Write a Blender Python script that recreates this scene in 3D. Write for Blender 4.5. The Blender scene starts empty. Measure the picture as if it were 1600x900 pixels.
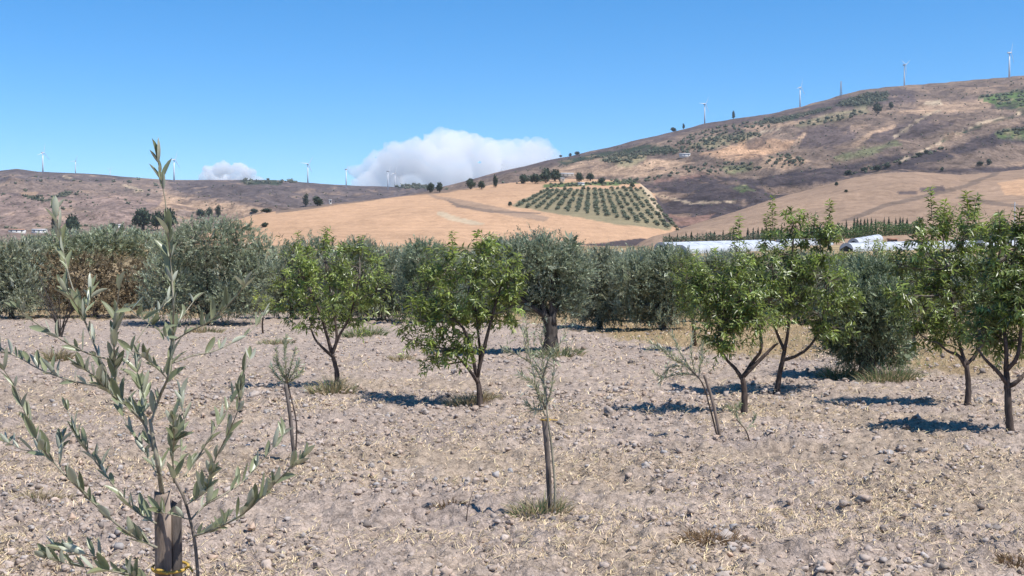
import bpy, math, random
import numpy as np
from mathutils import Vector, Matrix

# ------------------------------------------------------------------ camera, sky, sun, exposure
scene = bpy.context.scene
COL = scene.collection
FPX = 1931.0                      # focal length in pixels of the 1600 px wide photograph
CAMH = 2.0
HOR = 420.0                       # pixel row of the eye-level horizon
PITCH = math.atan((450.0 - HOR) / FPX)
cam_d = bpy.data.cameras.new("camera")
cam_d.sensor_width = 36.0
cam_d.lens = FPX / 1600.0 * 36.0
cam_d.clip_start = 0.05
cam_d.clip_end = 120000.0
cam = bpy.data.objects.new("camera", cam_d)
cam.location = (0, 0, CAMH)
cam.rotation_euler = (math.radians(90) - PITCH, 0, 0)
COL.objects.link(cam)
scene.camera = cam

SUN_EL, SUN_AZ = math.radians(60), math.radians(122)     # azimuth clockwise from the view direction (+Y)
world = bpy.data.worlds.new("World")
scene.world = world
world.use_nodes = True
wn, wl = world.node_tree.nodes, world.node_tree.links
wn.clear()
sky = wn.new("ShaderNodeTexSky")
sky.sky_type = 'NISHITA'
sky.sun_disc = False
sky.sun_elevation = SUN_EL
sky.sun_rotation = SUN_AZ
sky.altitude = 2600
sky.air_density = 1.0
sky.dust_density = 0.05
sky.ozone_density = 4.0
hsv = wn.new("ShaderNodeHueSaturation")
hsv.inputs['Saturation'].default_value = 1.34
hsv.inputs['Hue'].default_value = 0.497
bg = wn.new("ShaderNodeBackground")
bg.inputs['Strength'].default_value = 0.15
wo = wn.new("ShaderNodeOutputWorld")
wl.new(sky.outputs[0], hsv.inputs['Color'])
wl.new(hsv.outputs[0], bg.inputs['Color'])
wl.new(bg.outputs[0], wo.inputs['Surface'])

sun_d = bpy.data.lights.new("sun", 'SUN')
sun_d.energy = 5.0
sun_d.angle = math.radians(0.53)
sun_d.color = (1.0, 0.965, 0.925)
sun = bpy.data.objects.new("sun", sun_d)
sdir = Vector((math.sin(SUN_AZ) * math.cos(SUN_EL), math.cos(SUN_AZ) * math.cos(SUN_EL), math.sin(SUN_EL)))
sun.rotation_euler = sdir.to_track_quat('Z', 'Y').to_euler()
sun.location = (60, -20, 120)
COL.objects.link(sun)

scene.view_settings.view_transform = 'Standard'
scene.view_settings.look = 'None'
scene.view_settings.exposure = 0.28
scene.view_settings.gamma = 1.0
scene.view_settings.use_curve_mapping = False
scene.cycles.use_denoising = True
scene.cycles.max_bounces = 10
scene.cycles.diffuse_bounces = 3
scene.cycles.transparent_max_bounces = 8
scene.cycles.volume_bounces = 8

rng = np.random.default_rng(7)
random.seed(7)

# ------------------------------------------------------------------ maths helpers
_ang = np.random.default_rng(11).permutation(256)
_PERM = np.concatenate([_ang, _ang, _ang])
_GA = np.random.default_rng(12).uniform(0, 2 * np.pi, 256)
_GX, _GY = np.cos(_GA), np.sin(_GA)

def perlin(x, y, s=0):
    x = np.asarray(x, float); y = np.asarray(y, float)
    xi = np.floor(x).astype(np.int64); yi = np.floor(y).astype(np.int64)
    xf, yf = x - xi, y - yi
    u = xf * xf * xf * (xf * (xf * 6 - 15) + 10); v = yf * yf * yf * (yf * (yf * 6 - 15) + 10)
    def g(ix, iy, dx, dy):
        h = _PERM[(_PERM[(ix + s * 37) & 255] + iy) & 255]
        return _GX[h] * dx + _GY[h] * dy
    a = g(xi, yi, xf, yf); b = g(xi + 1, yi, xf - 1, yf)
    c = g(xi, yi + 1, xf, yf - 1); d = g(xi + 1, yi + 1, xf - 1, yf - 1)
    return (a + (b - a) * u + (c - a) * v + (a - b - c + d) * u * v) * 1.5

def fbm(x, y, o=4, s=0, gain=0.5):
    t = 0; a = 1.0
    for i in range(o):
        t = t + a * perlin(np.asarray(x) * 2 ** i, np.asarray(y) * 2 ** i, s + i)
        a *= gain
    return t

def sstep(a, b, x):
    t = np.clip((x - a) / (b - a), 0, 1)
    return t * t * (3 - 2 * t)

_cp, _sp = math.cos(PITCH), math.sin(PITCH)
def ray(x, y):
    """direction through photo pixel (x, y) scaled so that its forward (Y) component is 1"""
    dx = (np.asarray(x, float) - 800) / FPX
    dv = -(np.asarray(y, float) - 450) / FPX
    f = _cp + dv * _sp
    return dx / f, (dv * _cp - _sp) / f
def P(x, y, d):
    a, b = ray(x, y)
    return np.stack(np.broadcast_arrays(a * d, d * np.ones_like(a), CAMH + b * d), -1)
def tan_el(y):
    return ray(800.0, y)[1]
def pix(X, Y, Z):
    """photo pixel of a world point"""
    z = Z - CAMH
    fwd = Y * _cp - z * _sp
    up = Y * _sp + z * _cp
    fwd = np.where(fwd < 0.05, 0.05, fwd)
    return 800 + X / fwd * FPX, 450 - up / fwd * FPX

def lin(r, g, b, k=1.0):
    def f(c):
        c /= 255.0
        return (c / 12.92 if c <= 0.04045 else ((c + 0.055) / 1.055) ** 2.4) * k
    return (f(r), f(g), f(b))

def in_poly(poly, x, y):
    p = np.asarray(poly, float)
    r = np.zeros(np.shape(x), bool)
    j = len(p) - 1
    for i in range(len(p)):
        xi, yi = p[i]; xj, yj = p[j]
        if yi != yj:
            r ^= ((yi > y) != (yj > y)) & (x < (xj - xi) * (y - yi) / (yj - yi) + xi)
        j = i
    return r

# ------------------------------------------------------------------ mesh helpers
def mesh_np(name, V, quads=None, tris=None, smooth=False, col=None, colname='tint', alpha=None):
    V = np.ascontiguousarray(V, np.float32)
    q = np.zeros((0, 4), np.int32) if quads is None else np.asarray(quads, np.int32).reshape(-1, 4)
    t = np.zeros((0, 3), np.int32) if tris is None else np.asarray(tris, np.int32).reshape(-1, 3)
    me = bpy.data.meshes.new(name)
    me.vertices.add(len(V)); me.vertices.foreach_set('co', V.ravel())
    n = len(q) * 4 + len(t) * 3
    me.loops.add(n)
    me.loops.foreach_set('vertex_index', np.concatenate([q.ravel(), t.ravel()]).astype(np.int32))
    me.polygons.add(len(q) + len(t))
    st = np.concatenate([np.arange(len(q)) * 4, len(q) * 4 + np.arange(len(t)) * 3]).astype(np.int32)
    me.polygons.foreach_set('loop_start', st)
    if smooth:
        me.polygons.foreach_set('use_smooth', np.ones(len(q) + len(t), bool))
    if col is not None:
        at = me.color_attributes.new(colname, 'FLOAT_COLOR', 'POINT')
        c = np.ones((len(V), 4), np.float32); c[:, :3] = col
        if alpha is not None: c[:, 3] = alpha
        at.data.foreach_set('color', c.ravel())
    me.update(calc_edges=True)
    return me

def link(name, me, mat=None, parent=None, loc=None):
    o = bpy.data.objects.new(name, me)
    COL.objects.link(o)
    if me is not None and mat is not None and not me.materials:
        me.materials.append(mat)
    if parent is not None:
        o.parent = parent
    if loc is not None:
        o.location = loc
    return o
def tag(o, label=None, cat=None, group=None, kind=None):
    if label: o['label'] = label
    if cat: o['category'] = cat
    if group: o['group'] = group
    if kind: o['kind'] = kind
    return o
def empty(name, loc, label, cat, group=None, rz=0):
    o = bpy.data.objects.new(name, None)
    o.empty_display_size = 0.2
    o.location = [float(c) for c in loc]
    o.rotation_euler = (0, 0, rz)
    COL.objects.link(o)
    return tag(o, label, cat, group)

class Bag:
    """collects vertices, faces and tints for one mesh"""
    def __init__(s): s.v = []; s.q = []; s.t = []; s.c = []; s.n = 0
    def add(s, V, q=None, t=None, c=None):
        V = np.asarray(V, float)
        if q is not None and len(q): s.q.append(np.asarray(q) + s.n)
        if t is not None and len(t): s.t.append(np.asarray(t) + s.n)
        s.v.append(V)
        s.c.append(np.broadcast_to(np.asarray((1, 1, 1) if c is None else c, float), (len(V), 3)))
        s.n += len(V)
    def mesh(s, name, off=(0, 0, 0), smooth=False):
        V = np.concatenate(s.v) - np.asarray(off, float)
        return mesh_np(name, V, np.concatenate(s.q) if s.q else None, np.concatenate(s.t) if s.t else None,
                       smooth, np.concatenate(s.c))

def norm(a):
    return a / np.maximum(np.linalg.norm(a, axis=-1, keepdims=True), 1e-9)

def tube(bag, pts, rad, sides=7, wob=0.0, c=None):
    p = np.asarray(pts, float); n = len(p)
    r = np.broadcast_to(np.asarray(rad, float), (n,))
    tg = norm(np.gradient(p, axis=0))
    a = np.array([0.31, 0.95, 0.1])
    u = norm(np.cross(tg, a)); w = np.cross(tg, u)
    th = np.arange(sides) / sides * 2 * np.pi
    R = r[:, None] * (1 + (wob * rng.normal(size=(n, sides)) if wob else 0))
    V = p[:, None, :] + R[..., None] * (np.cos(th)[None, :, None] * u[:, None, :] + np.sin(th)[None, :, None] * w[:, None, :])
    V = V.reshape(-1, 3)
    i = np.arange(n - 1)[:, None] * sides; j = np.arange(sides)[None, :]; k = (j + 1) % sides
    q = np.stack([i + j, i + k, i + sides + k, i + sides + j], -1).reshape(-1, 4)
    V = np.concatenate([V, p[:1], p[-1:]])
    b = n * sides
    jj = np.arange(sides); kk = (jj + 1) % sides
    t = np.concatenate([np.stack([kk, jj, np.full(sides, b)], -1), np.stack([(n - 1) * sides + jj, (n - 1) * sides + kk, np.full(sides, b + 1)], -1)])
    bag.add(V, q, t, c)

def spline(pts, m=8):
    """Catmull-Rom through the points"""
    p = np.asarray(pts, float)
    if len(p) < 3:
        t = np.linspace(0, 1, m + 1)[:, None]
        return p[0] * (1 - t) + p[-1] * t
    e = np.concatenate([[2 * p[0] - p[1]], p, [2 * p[-1] - p[-2]]])
    out = []
    for i in range(1, len(e) - 2):
        t = np.arange(m)[:, None] / m
        a, b, c, d = e[i - 1], e[i], e[i + 1], e[i + 2]
        out.append(0.5 * (2 * b + (c - a) * t + (2 * a - 5 * b + 4 * c - d) * t ** 2 + (3 * b - a - 3 * c + d) * t ** 3))
    out.append(p[-1:])
    return np.concatenate(out)

def box(bag, lo, hi, c=None):
    x0, y0, z0 = lo; x1, y1, z1 = hi
    V = [(x0, y0, z0), (x1, y0, z0), (x1, y1, z0), (x0, y1, z0), (x0, y0, z1), (x1, y0, z1), (x1, y1, z1), (x0, y1, z1)]
    bag.add(V, [(0, 3, 2, 1), (4, 5, 6, 7), (0, 1, 5, 4), (1, 2, 6, 5), (2, 3, 7, 6), (3, 0, 4, 7)], c=c)

# ------------------------------------------------------------------ materials
def mat_new(name):
    m = bpy.data.materials.new(name); m.use_nodes = True
    nt = m.node_tree; nt.nodes.clear()
    out = nt.nodes.new('ShaderNodeOutputMaterial')
    b = nt.nodes.new('ShaderNodeBsdfPrincipled')
    nt.links.new(b.outputs[0], out.inputs['Surface'])
    return m, nt, b, out
def nd(nt, typ, **kw):
    n = nt.nodes.new(typ)
    for k, v in kw.items():
        if k in n.inputs: n.inputs[k].default_value = v
        else: setattr(n, k, v)
    return n
def ramp(nt, src, stops):
    r = nt.nodes.new('ShaderNodeValToRGB')
    e = r.color_ramp.elements
    while len(e) < len(stops): e.new(0.5)
    for i, (p, c) in enumerate(stops):
        e[i].position = p; e[i].color = (c[0], c[1], c[2], 1) if hasattr(c, '__len__') else (c, c, c, 1)
    nt.links.new(src, r.inputs[0])
    return r.outputs[0]
def mul(nt, a, b, mode='MULTIPLY', fac=1.0):
    m = nt.nodes.new('ShaderNodeMix'); m.data_type = 'RGBA'; m.blend_type = mode
    if isinstance(fac, float): m.inputs[0].default_value = fac
    else: nt.links.new(fac, m.inputs[0])
    for s, i in ((a, 6), (b, 7)):
        if isinstance(s, (tuple, list)): m.inputs[i].default_value = (*s[:3], 1)
        else: nt.links.new(s, m.inputs[i])
    return m.outputs[2]
def attr(nt, name='tint'):
    a = nt.nodes.new('ShaderNodeAttribute'); a.attribute_name = name
    return a.outputs['Color']
def objpos(nt):
    return nt.nodes.new('ShaderNodeTexCoord').outputs['Object']
def geopos(nt):
    return nt.nodes.new('ShaderNodeNewGeometry').outputs['Position']
def noise(nt, vec, scale, detail=4, rough=0.55, dist=0.0):
    n = nd(nt, 'ShaderNodeTexNoise', Scale=scale, Detail=detail, Roughness=rough, Distortion=dist)
    nt.links.new(vec, n.inputs['Vector'])
    return n.outputs['Fac']
def bump(nt, h, b, strength, dist):
    n = nd(nt, 'ShaderNodeBump', Strength=strength, Distance=dist)
    nt.links.new(h, n.inputs['Height']); nt.links.new(n.outputs[0], b.inputs['Normal'])

def leaf_mat(name, top, under, rough=0.5, trans=0.22, spec=0.4, trcol=None):
    """two-sided leaf: upper face colour, underside colour, a little light passing through"""
    m, nt, b, out = mat_new(name)
    g = nt.nodes.new('ShaderNodeNewGeometry')
    col = mul(nt, top, under, 'MIX', g.outputs['Backfacing'])
    col = mul(nt, col, attr(nt))
    nt.links.new(col, b.inputs['Base Color'])
    b.inputs['Roughness'].default_value = rough
    b.inputs['Specular IOR Level'].default_value = spec
    t = nt.nodes.new('ShaderNodeBsdfTranslucent')
    tc = mul(nt, attr(nt), trcol or tuple(min(1, c * 1.5) for c in top))
    nt.links.new(tc, t.inputs['Color'])
    mx = nt.nodes.new('ShaderNodeMixShader'); mx.inputs[0].default_value = trans
    nt.links.new(b.outputs[0], mx.inputs[1]); nt.links.new(t.outputs[0], mx.inputs[2])
    nt.links.new(mx.outputs[0], out.inputs['Surface'])
    return m

M = {}
M['olive_leaf'] = leaf_mat('olive_leaf', (0.185, 0.208, 0.138), (0.40, 0.42, 0.33), 0.45, 0.2, 0.35)
M['olive_near'] = leaf_mat('olive_near', (0.245, 0.265, 0.150), (0.47, 0.48, 0.36), 0.36, 0.2, 0.5)
M['almond_leaf'] = leaf_mat('almond_leaf', (0.168, 0.218, 0.060), (0.25, 0.30, 0.125), 0.34, 0.30, 0.55, (0.26, 0.36, 0.07))
M['dark_leaf'] = leaf_mat('dark_leaf', (0.035, 0.055, 0.03), (0.06, 0.085, 0.045), 0.6, 0.10, 0.2)
M['brown_leaf'] = leaf_mat('brown_leaf', (0.175, 0.13, 0.072), (0.24, 0.19, 0.12), 0.7, 0.15, 0.2)
M['grass'] = leaf_mat('grass', (0.37, 0.32, 0.21), (0.37, 0.32, 0.21), 0.8, 0.2, 0.1)
M['straw'] = leaf_mat('straw', (0.66, 0.53, 0.36), (0.62, 0.50, 0.33), 0.8, 0.1, 0.15)

def bark_mat(name, c0, c1, sc=30):
    m, nt, b, out = mat_new(name)
    mp = nt.nodes.new('ShaderNodeMapping'); mp.inputs['Scale'].default_value = (1, 1, 0.22)
    nt.links.new(objpos(nt), mp.inputs[0])
    n = noise(nt, mp.outputs[0], sc, 5, 0.65)
    nt.links.new(mul(nt, ramp(nt, n, [(0.3, c0), (0.7, c1)]), attr(nt)), b.inputs['Base Color'])
    b.inputs['Roughness'].default_value = 0.9
    b.inputs['Specular IOR Level'].default_value = 0.15
    bump(nt, n, b, 0.7, 0.01)
    return m
M['bark'] = bark_mat('bark', (0.035, 0.026, 0.022), (0.15, 0.115, 0.095))
M['olive_bark'] = bark_mat('olive_bark', (0.03, 0.026, 0.022), (0.13, 0.11, 0.095), 14)
M['twig'] = bark_mat('twig', (0.10, 0.085, 0.07), (0.25, 0.21, 0.17), 60)
M['green_twig'] = bark_mat('green_twig', (0.19, 0.175, 0.12), (0.42, 0.38, 0.28), 90)
M['stake'] = bark_mat('stake', (0.09, 0.07, 0.055), (0.37, 0.29, 0.23), 26)
M['dark_stake'] = bark_mat('dark_stake', (0.05, 0.042, 0.037), (0.24, 0.20, 0.17), 22)

def plain(name, col, rough=0.7, var=0.25, sc=1.5, spec=0.3, metal=0.0):
    m, nt, b, out = mat_new(name)
    n = noise(nt, objpos(nt), sc, 5, 0.6)
    nt.links.new(mul(nt, ramp(nt, n, [(0.3, 1 - var), (0.7, 1.0)]), col), b.inputs['Base Color'])
    b.inputs['Roughness'].default_value = rough
    b.inputs['Specular IOR Level'].default_value = spec
    b.inputs['Metallic'].default_value = metal
    return m
M['turbine'] = plain('turbine', (0.78, 0.78, 0.77), 0.45, 0.06, 0.05)
M['nacelle'] = plain('nacelle', (0.42, 0.43, 0.45), 0.5, 0.1, 0.2)
M['steel'] = plain('steel', (0.34, 0.35, 0.37), 0.5, 0.2, 1)
M['plastic'] = plain('plastic', (0.60, 0.62, 0.64), 0.4, 0.3, 0.35)
M['white_wall'] = plain('white_wall', (0.72, 0.69, 0.63), 0.85, 0.25, 0.6)
M['stone_wall'] = plain('stone_wall', (0.46, 0.38, 0.30), 0.9, 0.35, 0.8)
M['roof_tile'] = plain('roof_tile', (0.42, 0.24, 0.16), 0.9, 0.35, 0.9)
M['grey_roof'] = plain('grey_roof', (0.50, 0.48, 0.46), 0.8, 0.3, 0.5)
M['brick'] = plain('brick', (0.40, 0.20, 0.13), 0.9, 0.4, 0.9)
M['dark_open'] = plain('dark_open', (0.03, 0.03, 0.035), 0.5, 0.2, 1)
M['tie'] = plain('tie', (0.56, 0.36, 0.07), 0.55, 0.3, 40)

# soil: pinkish grey dry clods
m, nt, b, out = mat_new('soil'); M['soil'] = m
p = geopos(nt)
n1 = noise(nt, p, 0.55, 4, 0.6); n2 = noise(nt, p, 7.0, 6, 0.7); n3 = noise(nt, p, 45, 4, 0.7)
c = mul(nt, attr(nt), ramp(nt, n1, [(0.3, (0.86, 0.84, 0.84)), (0.7, (1.08, 1.05, 1.0))]))
c = mul(nt, c, ramp(nt, n2, [(0.36, 0.58), (0.5, 0.97), (0.64, 1.2)]))
c = mul(nt, c, ramp(nt, n3, [(0.4, 0.68), (0.6, 1.12)]))
nt.links.new(c, b.inputs['Base Color'])
b.inputs['Roughness'].default_value = 0.95; b.inputs['Specular IOR Level'].default_value = 0.1
ad = nd(nt, 'ShaderNodeMath', operation='MULTIPLY_ADD'); nt.links.new(n2, ad.inputs[0]); ad.inputs[1].default_value = 2.5; nt.links.new(n3, ad.inputs[2])
bump(nt, ad.outputs[0], b, 0.8, 0.03)
# clods and stones
m, nt, b, out = mat_new('clod'); M['clod'] = m
p = geopos(nt)
n2 = noise(nt, p, 22, 5, 0.7)
c = mul(nt, attr(nt), ramp(nt, n2, [(0.3, 0.72), (0.7, 1.1)]))
nt.links.new(c, b.inputs['Base Color'])
b.inputs['Roughness'].default_value = 0.95; b.inputs['Specular IOR Level'].default_value = 0.1
bump(nt, n2, b, 0.5, 0.01)
# hills: field colours come with the surface, dry stubble and scrub mottling on top
m, nt, b, out = mat_new('hillside'); M['hillside'] = m
p = geopos(nt)
mp = nt.nodes.new('ShaderNodeMapping'); mp.inputs['Scale'].default_value = (1, 0.55, 1.0); nt.links.new(p, mp.inputs[0])
a1 = noise(nt, mp.outputs[0], 0.013, 6, 0.65, 0.4); a2 = noise(nt, mp.outputs[0], 0.075, 6, 0.72); a3 = noise(nt, mp.outputs[0], 0.32, 4, 0.7)
al = nt.nodes.new('ShaderNodeAttribute'); al.attribute_name = 'tint'; al = al.outputs['Alpha']
c = mul(nt, attr(nt), ramp(nt, a1, [(0.38, (0.74, 0.74, 0.76)), (0.62, (1.18, 1.15, 1.12))]), 'MULTIPLY', al)
c = mul(nt, c, ramp(nt, a2, [(0.38, 0.6), (0.5, 1.0), (0.62, 1.2)]), 'MULTIPLY', al)
c = mul(nt, c, ramp(nt, a3, [(0.38, 0.66), (0.62, 1.18)]), 'MULTIPLY', al)
nt.links.new(c, b.inputs['Base Color'])
b.inputs['Roughness'].default_value = 1.0; b.inputs['Specular IOR Level'].default_value = 0.02
bump(nt, a2, b, 0.6, 2.0)

# ------------------------------------------------------------------ the ground height
def tracks(X, Y):
    """0..1, high along the flattened wheel tracks of the tiller"""
    u = (X * .80 + Y * .60 + .25 * fbm(X * .15, Y * .15, 2, 15)) / 2.6
    w = np.abs((u % 1.0) - .5)
    return sstep(.33, .43, w) * sstep(-.35, .25, fbm(X * .08, Y * .08, 2, 16))
def gh(X, Y):
    r = np.hypot(X, Y)
    near = 1 - sstep(60, 150, r)
    z = 0.06 * fbm(X * 0.22, Y * 0.22, 3, 3)
    clod = np.abs(fbm(X * 1.6, Y * 1.6, 4, 8, 0.62))
    z = z + near * (0.085 * (clod - 0.35) + 0.034 * fbm(X * 8, Y * 8, 3, 5, .6))
    fur = np.sin((X * .80 + Y * .60 + .12 * fbm(X * .7, Y * .7, 2, 17)) * 2 * np.pi / .62)
    z = z + near * (0.016 * fur * sstep(-.3, .4, fbm(X * .12, Y * .12, 2, 18)) - .03 * tracks(X, Y))
    rise = np.clip((r - 150) / (420 - 150), 0, 3) * 9.3
    return z + rise
def G(x, y):
    """point of the orchard floor seen at photo pixel (x, y)"""
    a, b = ray(float(x), float(y))
    d = CAMH / max(-b, 1e-4)
    for _ in range(4):
        d = (CAMH - float(gh(a * d, d))) / max(-b, 1e-4)
    return np.array([a * d, d, float(gh(a * d, d))])

# ------------------------------------------------------------------ the hills: ridge and foot lines (photo x, y) at their distances
def pl(pts):
    a = np.asarray(pts, float)
    return lambda x: np.interp(x, a[:, 0], a[:, 1])
LAYERS = [   # crest line, crest distance, foot line, foot distance, exponent, fall behind the crest
    dict(c=pl([(-900, 285), (-300, 262), (0, 266), (27, 263.5), (60, 268), (130, 270), (200, 276), (270, 281), (400, 281), (430, 281), (470, 284), (500, 286), (560, 290), (620, 292), (640, 288), (660, 291), (700, 299), (800, 312), (1000, 350), (1600, 400)]),
         cd=pl([(-900, 2600), (0, 2800), (300, 3000), (900, 3200)]), f=pl([(-900, 380), (0, 372), (400, 366), (1600, 400)]), fd=pl([(0, 900), (1600, 900)]), e=1.25, fall=0.10),
    dict(c=pl([(-900, 330), (-200, 300), (0, 302), (60, 299), (120, 308), (180, 303), (250, 312), (300, 322), (360, 336), (430, 352), (520, 380), (1600, 420)]),
         cd=pl([(-900, 1700), (0, 1800), (300, 1700), (600, 1500)]), f=pl([(-900, 395), (1600, 400)]), fd=pl([(0, 800), (1600, 800)]), e=1.1, fall=0.06),
    dict(c=pl([(200, 410), (300, 372), (350, 350), (390, 337), (430, 330), (500, 320), (560, 314), (620, 307), (680, 299), (740, 292), (800, 285), (850, 281), (900, 279), (960, 281), (1000, 286), (1030, 310), (1060, 345), (1100, 378), (1200, 420)]),
         cd=pl([(300, 800), (500, 950), (800, 1150), (1000, 1250)]), f=pl([(200, 410), (400, 392), (640, 388), (900, 384), (1050, 384), (1600, 420)]), fd=pl([(300, 520), (1000, 620)]), e=1.0, fall=0.05),
    dict(c=pl([(400, 420), (560, 330), (640, 305), (700, 289), (750, 276), (800, 263), (870, 247), (950, 230), (1000, 217), (1050, 206), (1100, 193), (1150, 185), (1200, 178), (1250, 166), (1300, 152), (1330, 143), (1360, 138), (1412, 133), (1480, 128), (1560, 121), (1600, 117), (1750, 104), (2500, 80)]),
         cd=pl([(600, 2500), (1000, 2600), (1600, 2750)]), f=pl([(560, 372), (900, 366), (1100, 372), (1600, 376)]), fd=pl([(600, 900), (1600, 900)]), e=1.0, fall=0.10),
    dict(c=pl([(960, 415), (1000, 382), (1060, 358), (1100, 345), (1150, 330), (1200, 313), (1260, 297), (1320, 280), (1370, 271), (1430, 268), (1500, 273), (1560, 268), (1600, 264), (1750, 255), (2500, 255)]),
         cd=pl([(1000, 800), (1200, 880), (1600, 950)]), f=pl([(960, 420), (1020, 386), (1200, 380), (1600, 380), (2500, 385)]), fd=pl([(1000, 470), (1600, 450)]), e=0.9, fall=0.06),
]
def terrain(X, Y, layer=False):
    """height of the land beyond the orchard"""
    X = np.asarray(X, float); Y = np.asarray(Y, float)
    Yc = np.maximum(Y, 1.0)
    x = 800 + X / Yc * FPX * _cp
    x = np.where(Y <= 1, np.where(X > 0, 3000, -1500), x)
    x = np.clip(x, -1500, 3000)
    d = np.maximum(Y, 0) + 0.0
    d = np.where(np.abs(X) > 0.62 * Y, np.hypot(X, Y) * 0.85, d)
    best = gh(X, Y) * (1 - sstep(420, 520, d)) + (9.3 + 0.01 * (d - 420)) * sstep(420, 520, d)
    lid = np.full(np.shape(best), -1)
    for i, L in enumerate(LAYERS):
        cd, fd = L['cd'](x), L['fd'](x)
        zc = CAMH + tan_el(L['c'](x)) * cd; zf = CAMH + tan_el(L['f'](x)) * fd
        t = (d - fd) / (cd - fd)
        tt = np.clip(t, 0, 1) ** L['e']
        z = zf + (zc - zf) * tt
        if i in (0, 1, 3):
            amp = np.sin(np.clip(t, 0, 1) * np.pi) ** 0.7
            z = z + amp * (15 * fbm(X / 300.0, d / 300.0, 5, 20 + i, .55) - 13 * np.abs(fbm(X / 120.0 + d / 400.0, d / 260.0, 3, 30 + i)))
        elif i == 4 or i == 2:
            amp = np.sin(np.clip(t, 0, 1) * np.pi)
            z = z + amp * 3.0 * fbm(X / 120.0, d / 120.0, 3, 40 + i)
        z = np.where(t < 0, zf - (fd - d) * 0.12, z)
        z = np.where(t > 1, zc - (d - cd) * L['fall'], z)
        hi = z > best
        lid = np.where(hi, i, lid)
        best = np.maximum(best, z)
    return (best, lid) if layer else best
def T(x, y, dmin=190.0, dmax=3300.0):
    """first point of the hills seen at photo pixel (x, y)"""
    a, b = ray(float(x), float(y))
    d = np.exp(np.linspace(math.log(dmin), math.log(dmax), 800))
    z = terrain(a * d, d)
    k = np.nonzero(z >= CAMH + b * d)[0]
    i = k[0] if len(k) else int(np.argmax((z - CAMH) / d))
    return np.array([a * d[i], d[i], z[i]])
def on_land(x, d):
    a, _ = ray(float(x), 420.0)
    return np.array([a * d, d, float(terrain(a * d, d))])

# ------------------------------------------------------------------ ground sheet and hill sheet
def az_columns(n, half=30.0):
    dense = np.linspace(-half, half, n)
    side = np.linspace(half, 360 - half, 60)[1:]
    return np.radians(np.concatenate([dense, side[:-1]]))
def fan(az, r):
    A, R = np.meshgrid(az, r)
    return np.sin(A) * R, np.cos(A) * R
def fan_quads(nr, nc):
    i = np.arange(nr - 1)[:, None] * nc; j = np.arange(nc)[None, :]; k = (j + 1) % nc
    return np.stack([i + j, i + k, i + nc + k, i + nc + j], -1).reshape(-1, 4)

C_SOIL = np.array(lin(201, 183, 168, 0.80))
C_GOLD = np.array(lin(204, 178, 138, 0.68))
C_STRAW = np.array(lin(212, 188, 152, 0.68))
def ground_colour(X, Y):
    """bare grey-pink soil, straw-littered patches, and dry golden grass behind the first trees"""
    n = fbm(X * 0.35, Y * 0.35, 4, 50)
    d = np.maximum(Y, 0.5)
    xp, yp = pix(X, d, np.zeros_like(X))
    yp = yp + 10 * fbm(X * 0.5, Y * 0.5, 3, 51)
    straw = sstep(0.0, 0.45, n + 0.10) * (1 - sstep(18, 30, d)) * 0.35
    edge = np.interp(xp, [-200, 300, 520, 700, 880, 1000, 1150, 1300, 1450, 1700], [500, 500, 492, 500, 512, 538, 566, 560, 584, 584])
    gold = sstep(0, 10, edge - yp)
    c = C_SOIL[None] * np.ones((X.size, 3))
    f = straw.ravel()[:, None]; c = c * (1 - f) + C_STRAW * f
    f = gold.ravel()[:, None]; c = c * (1 - f) + C_GOLD * f
    return c
az = az_columns(640)
rows_y = np.linspace(905, 440, 300)
r_mid = CAMH * FPX / (rows_y - HOR)
r = np.concatenate([np.linspace(0.4, r_mid[0], 40, endpoint=False), r_mid, np.linspace(r_mid[-1], 205, 8)[1:]])
X, Y = fan(az, r)
Z = gh(X, Y)
V = np.stack([X.ravel(), Y.ravel(), Z.ravel()], -1)
V = np.concatenate([V, [[0, 0, float(gh(0., 0.))]]])
nc = len(az)
tri = np.stack([np.full(nc, len(V) - 1), (np.arange(nc) + 1) % nc, np.arange(nc)], -1)
gc = np.concatenate([ground_colour(X, Y), [C_SOIL]])
ground = link('ground', mesh_np('ground', V, fan_quads(len(r), nc), tri, True, gc), M['soil'])
tag(ground, 'dry pinkish grey tilled orchard soil', kind='structure')

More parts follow.
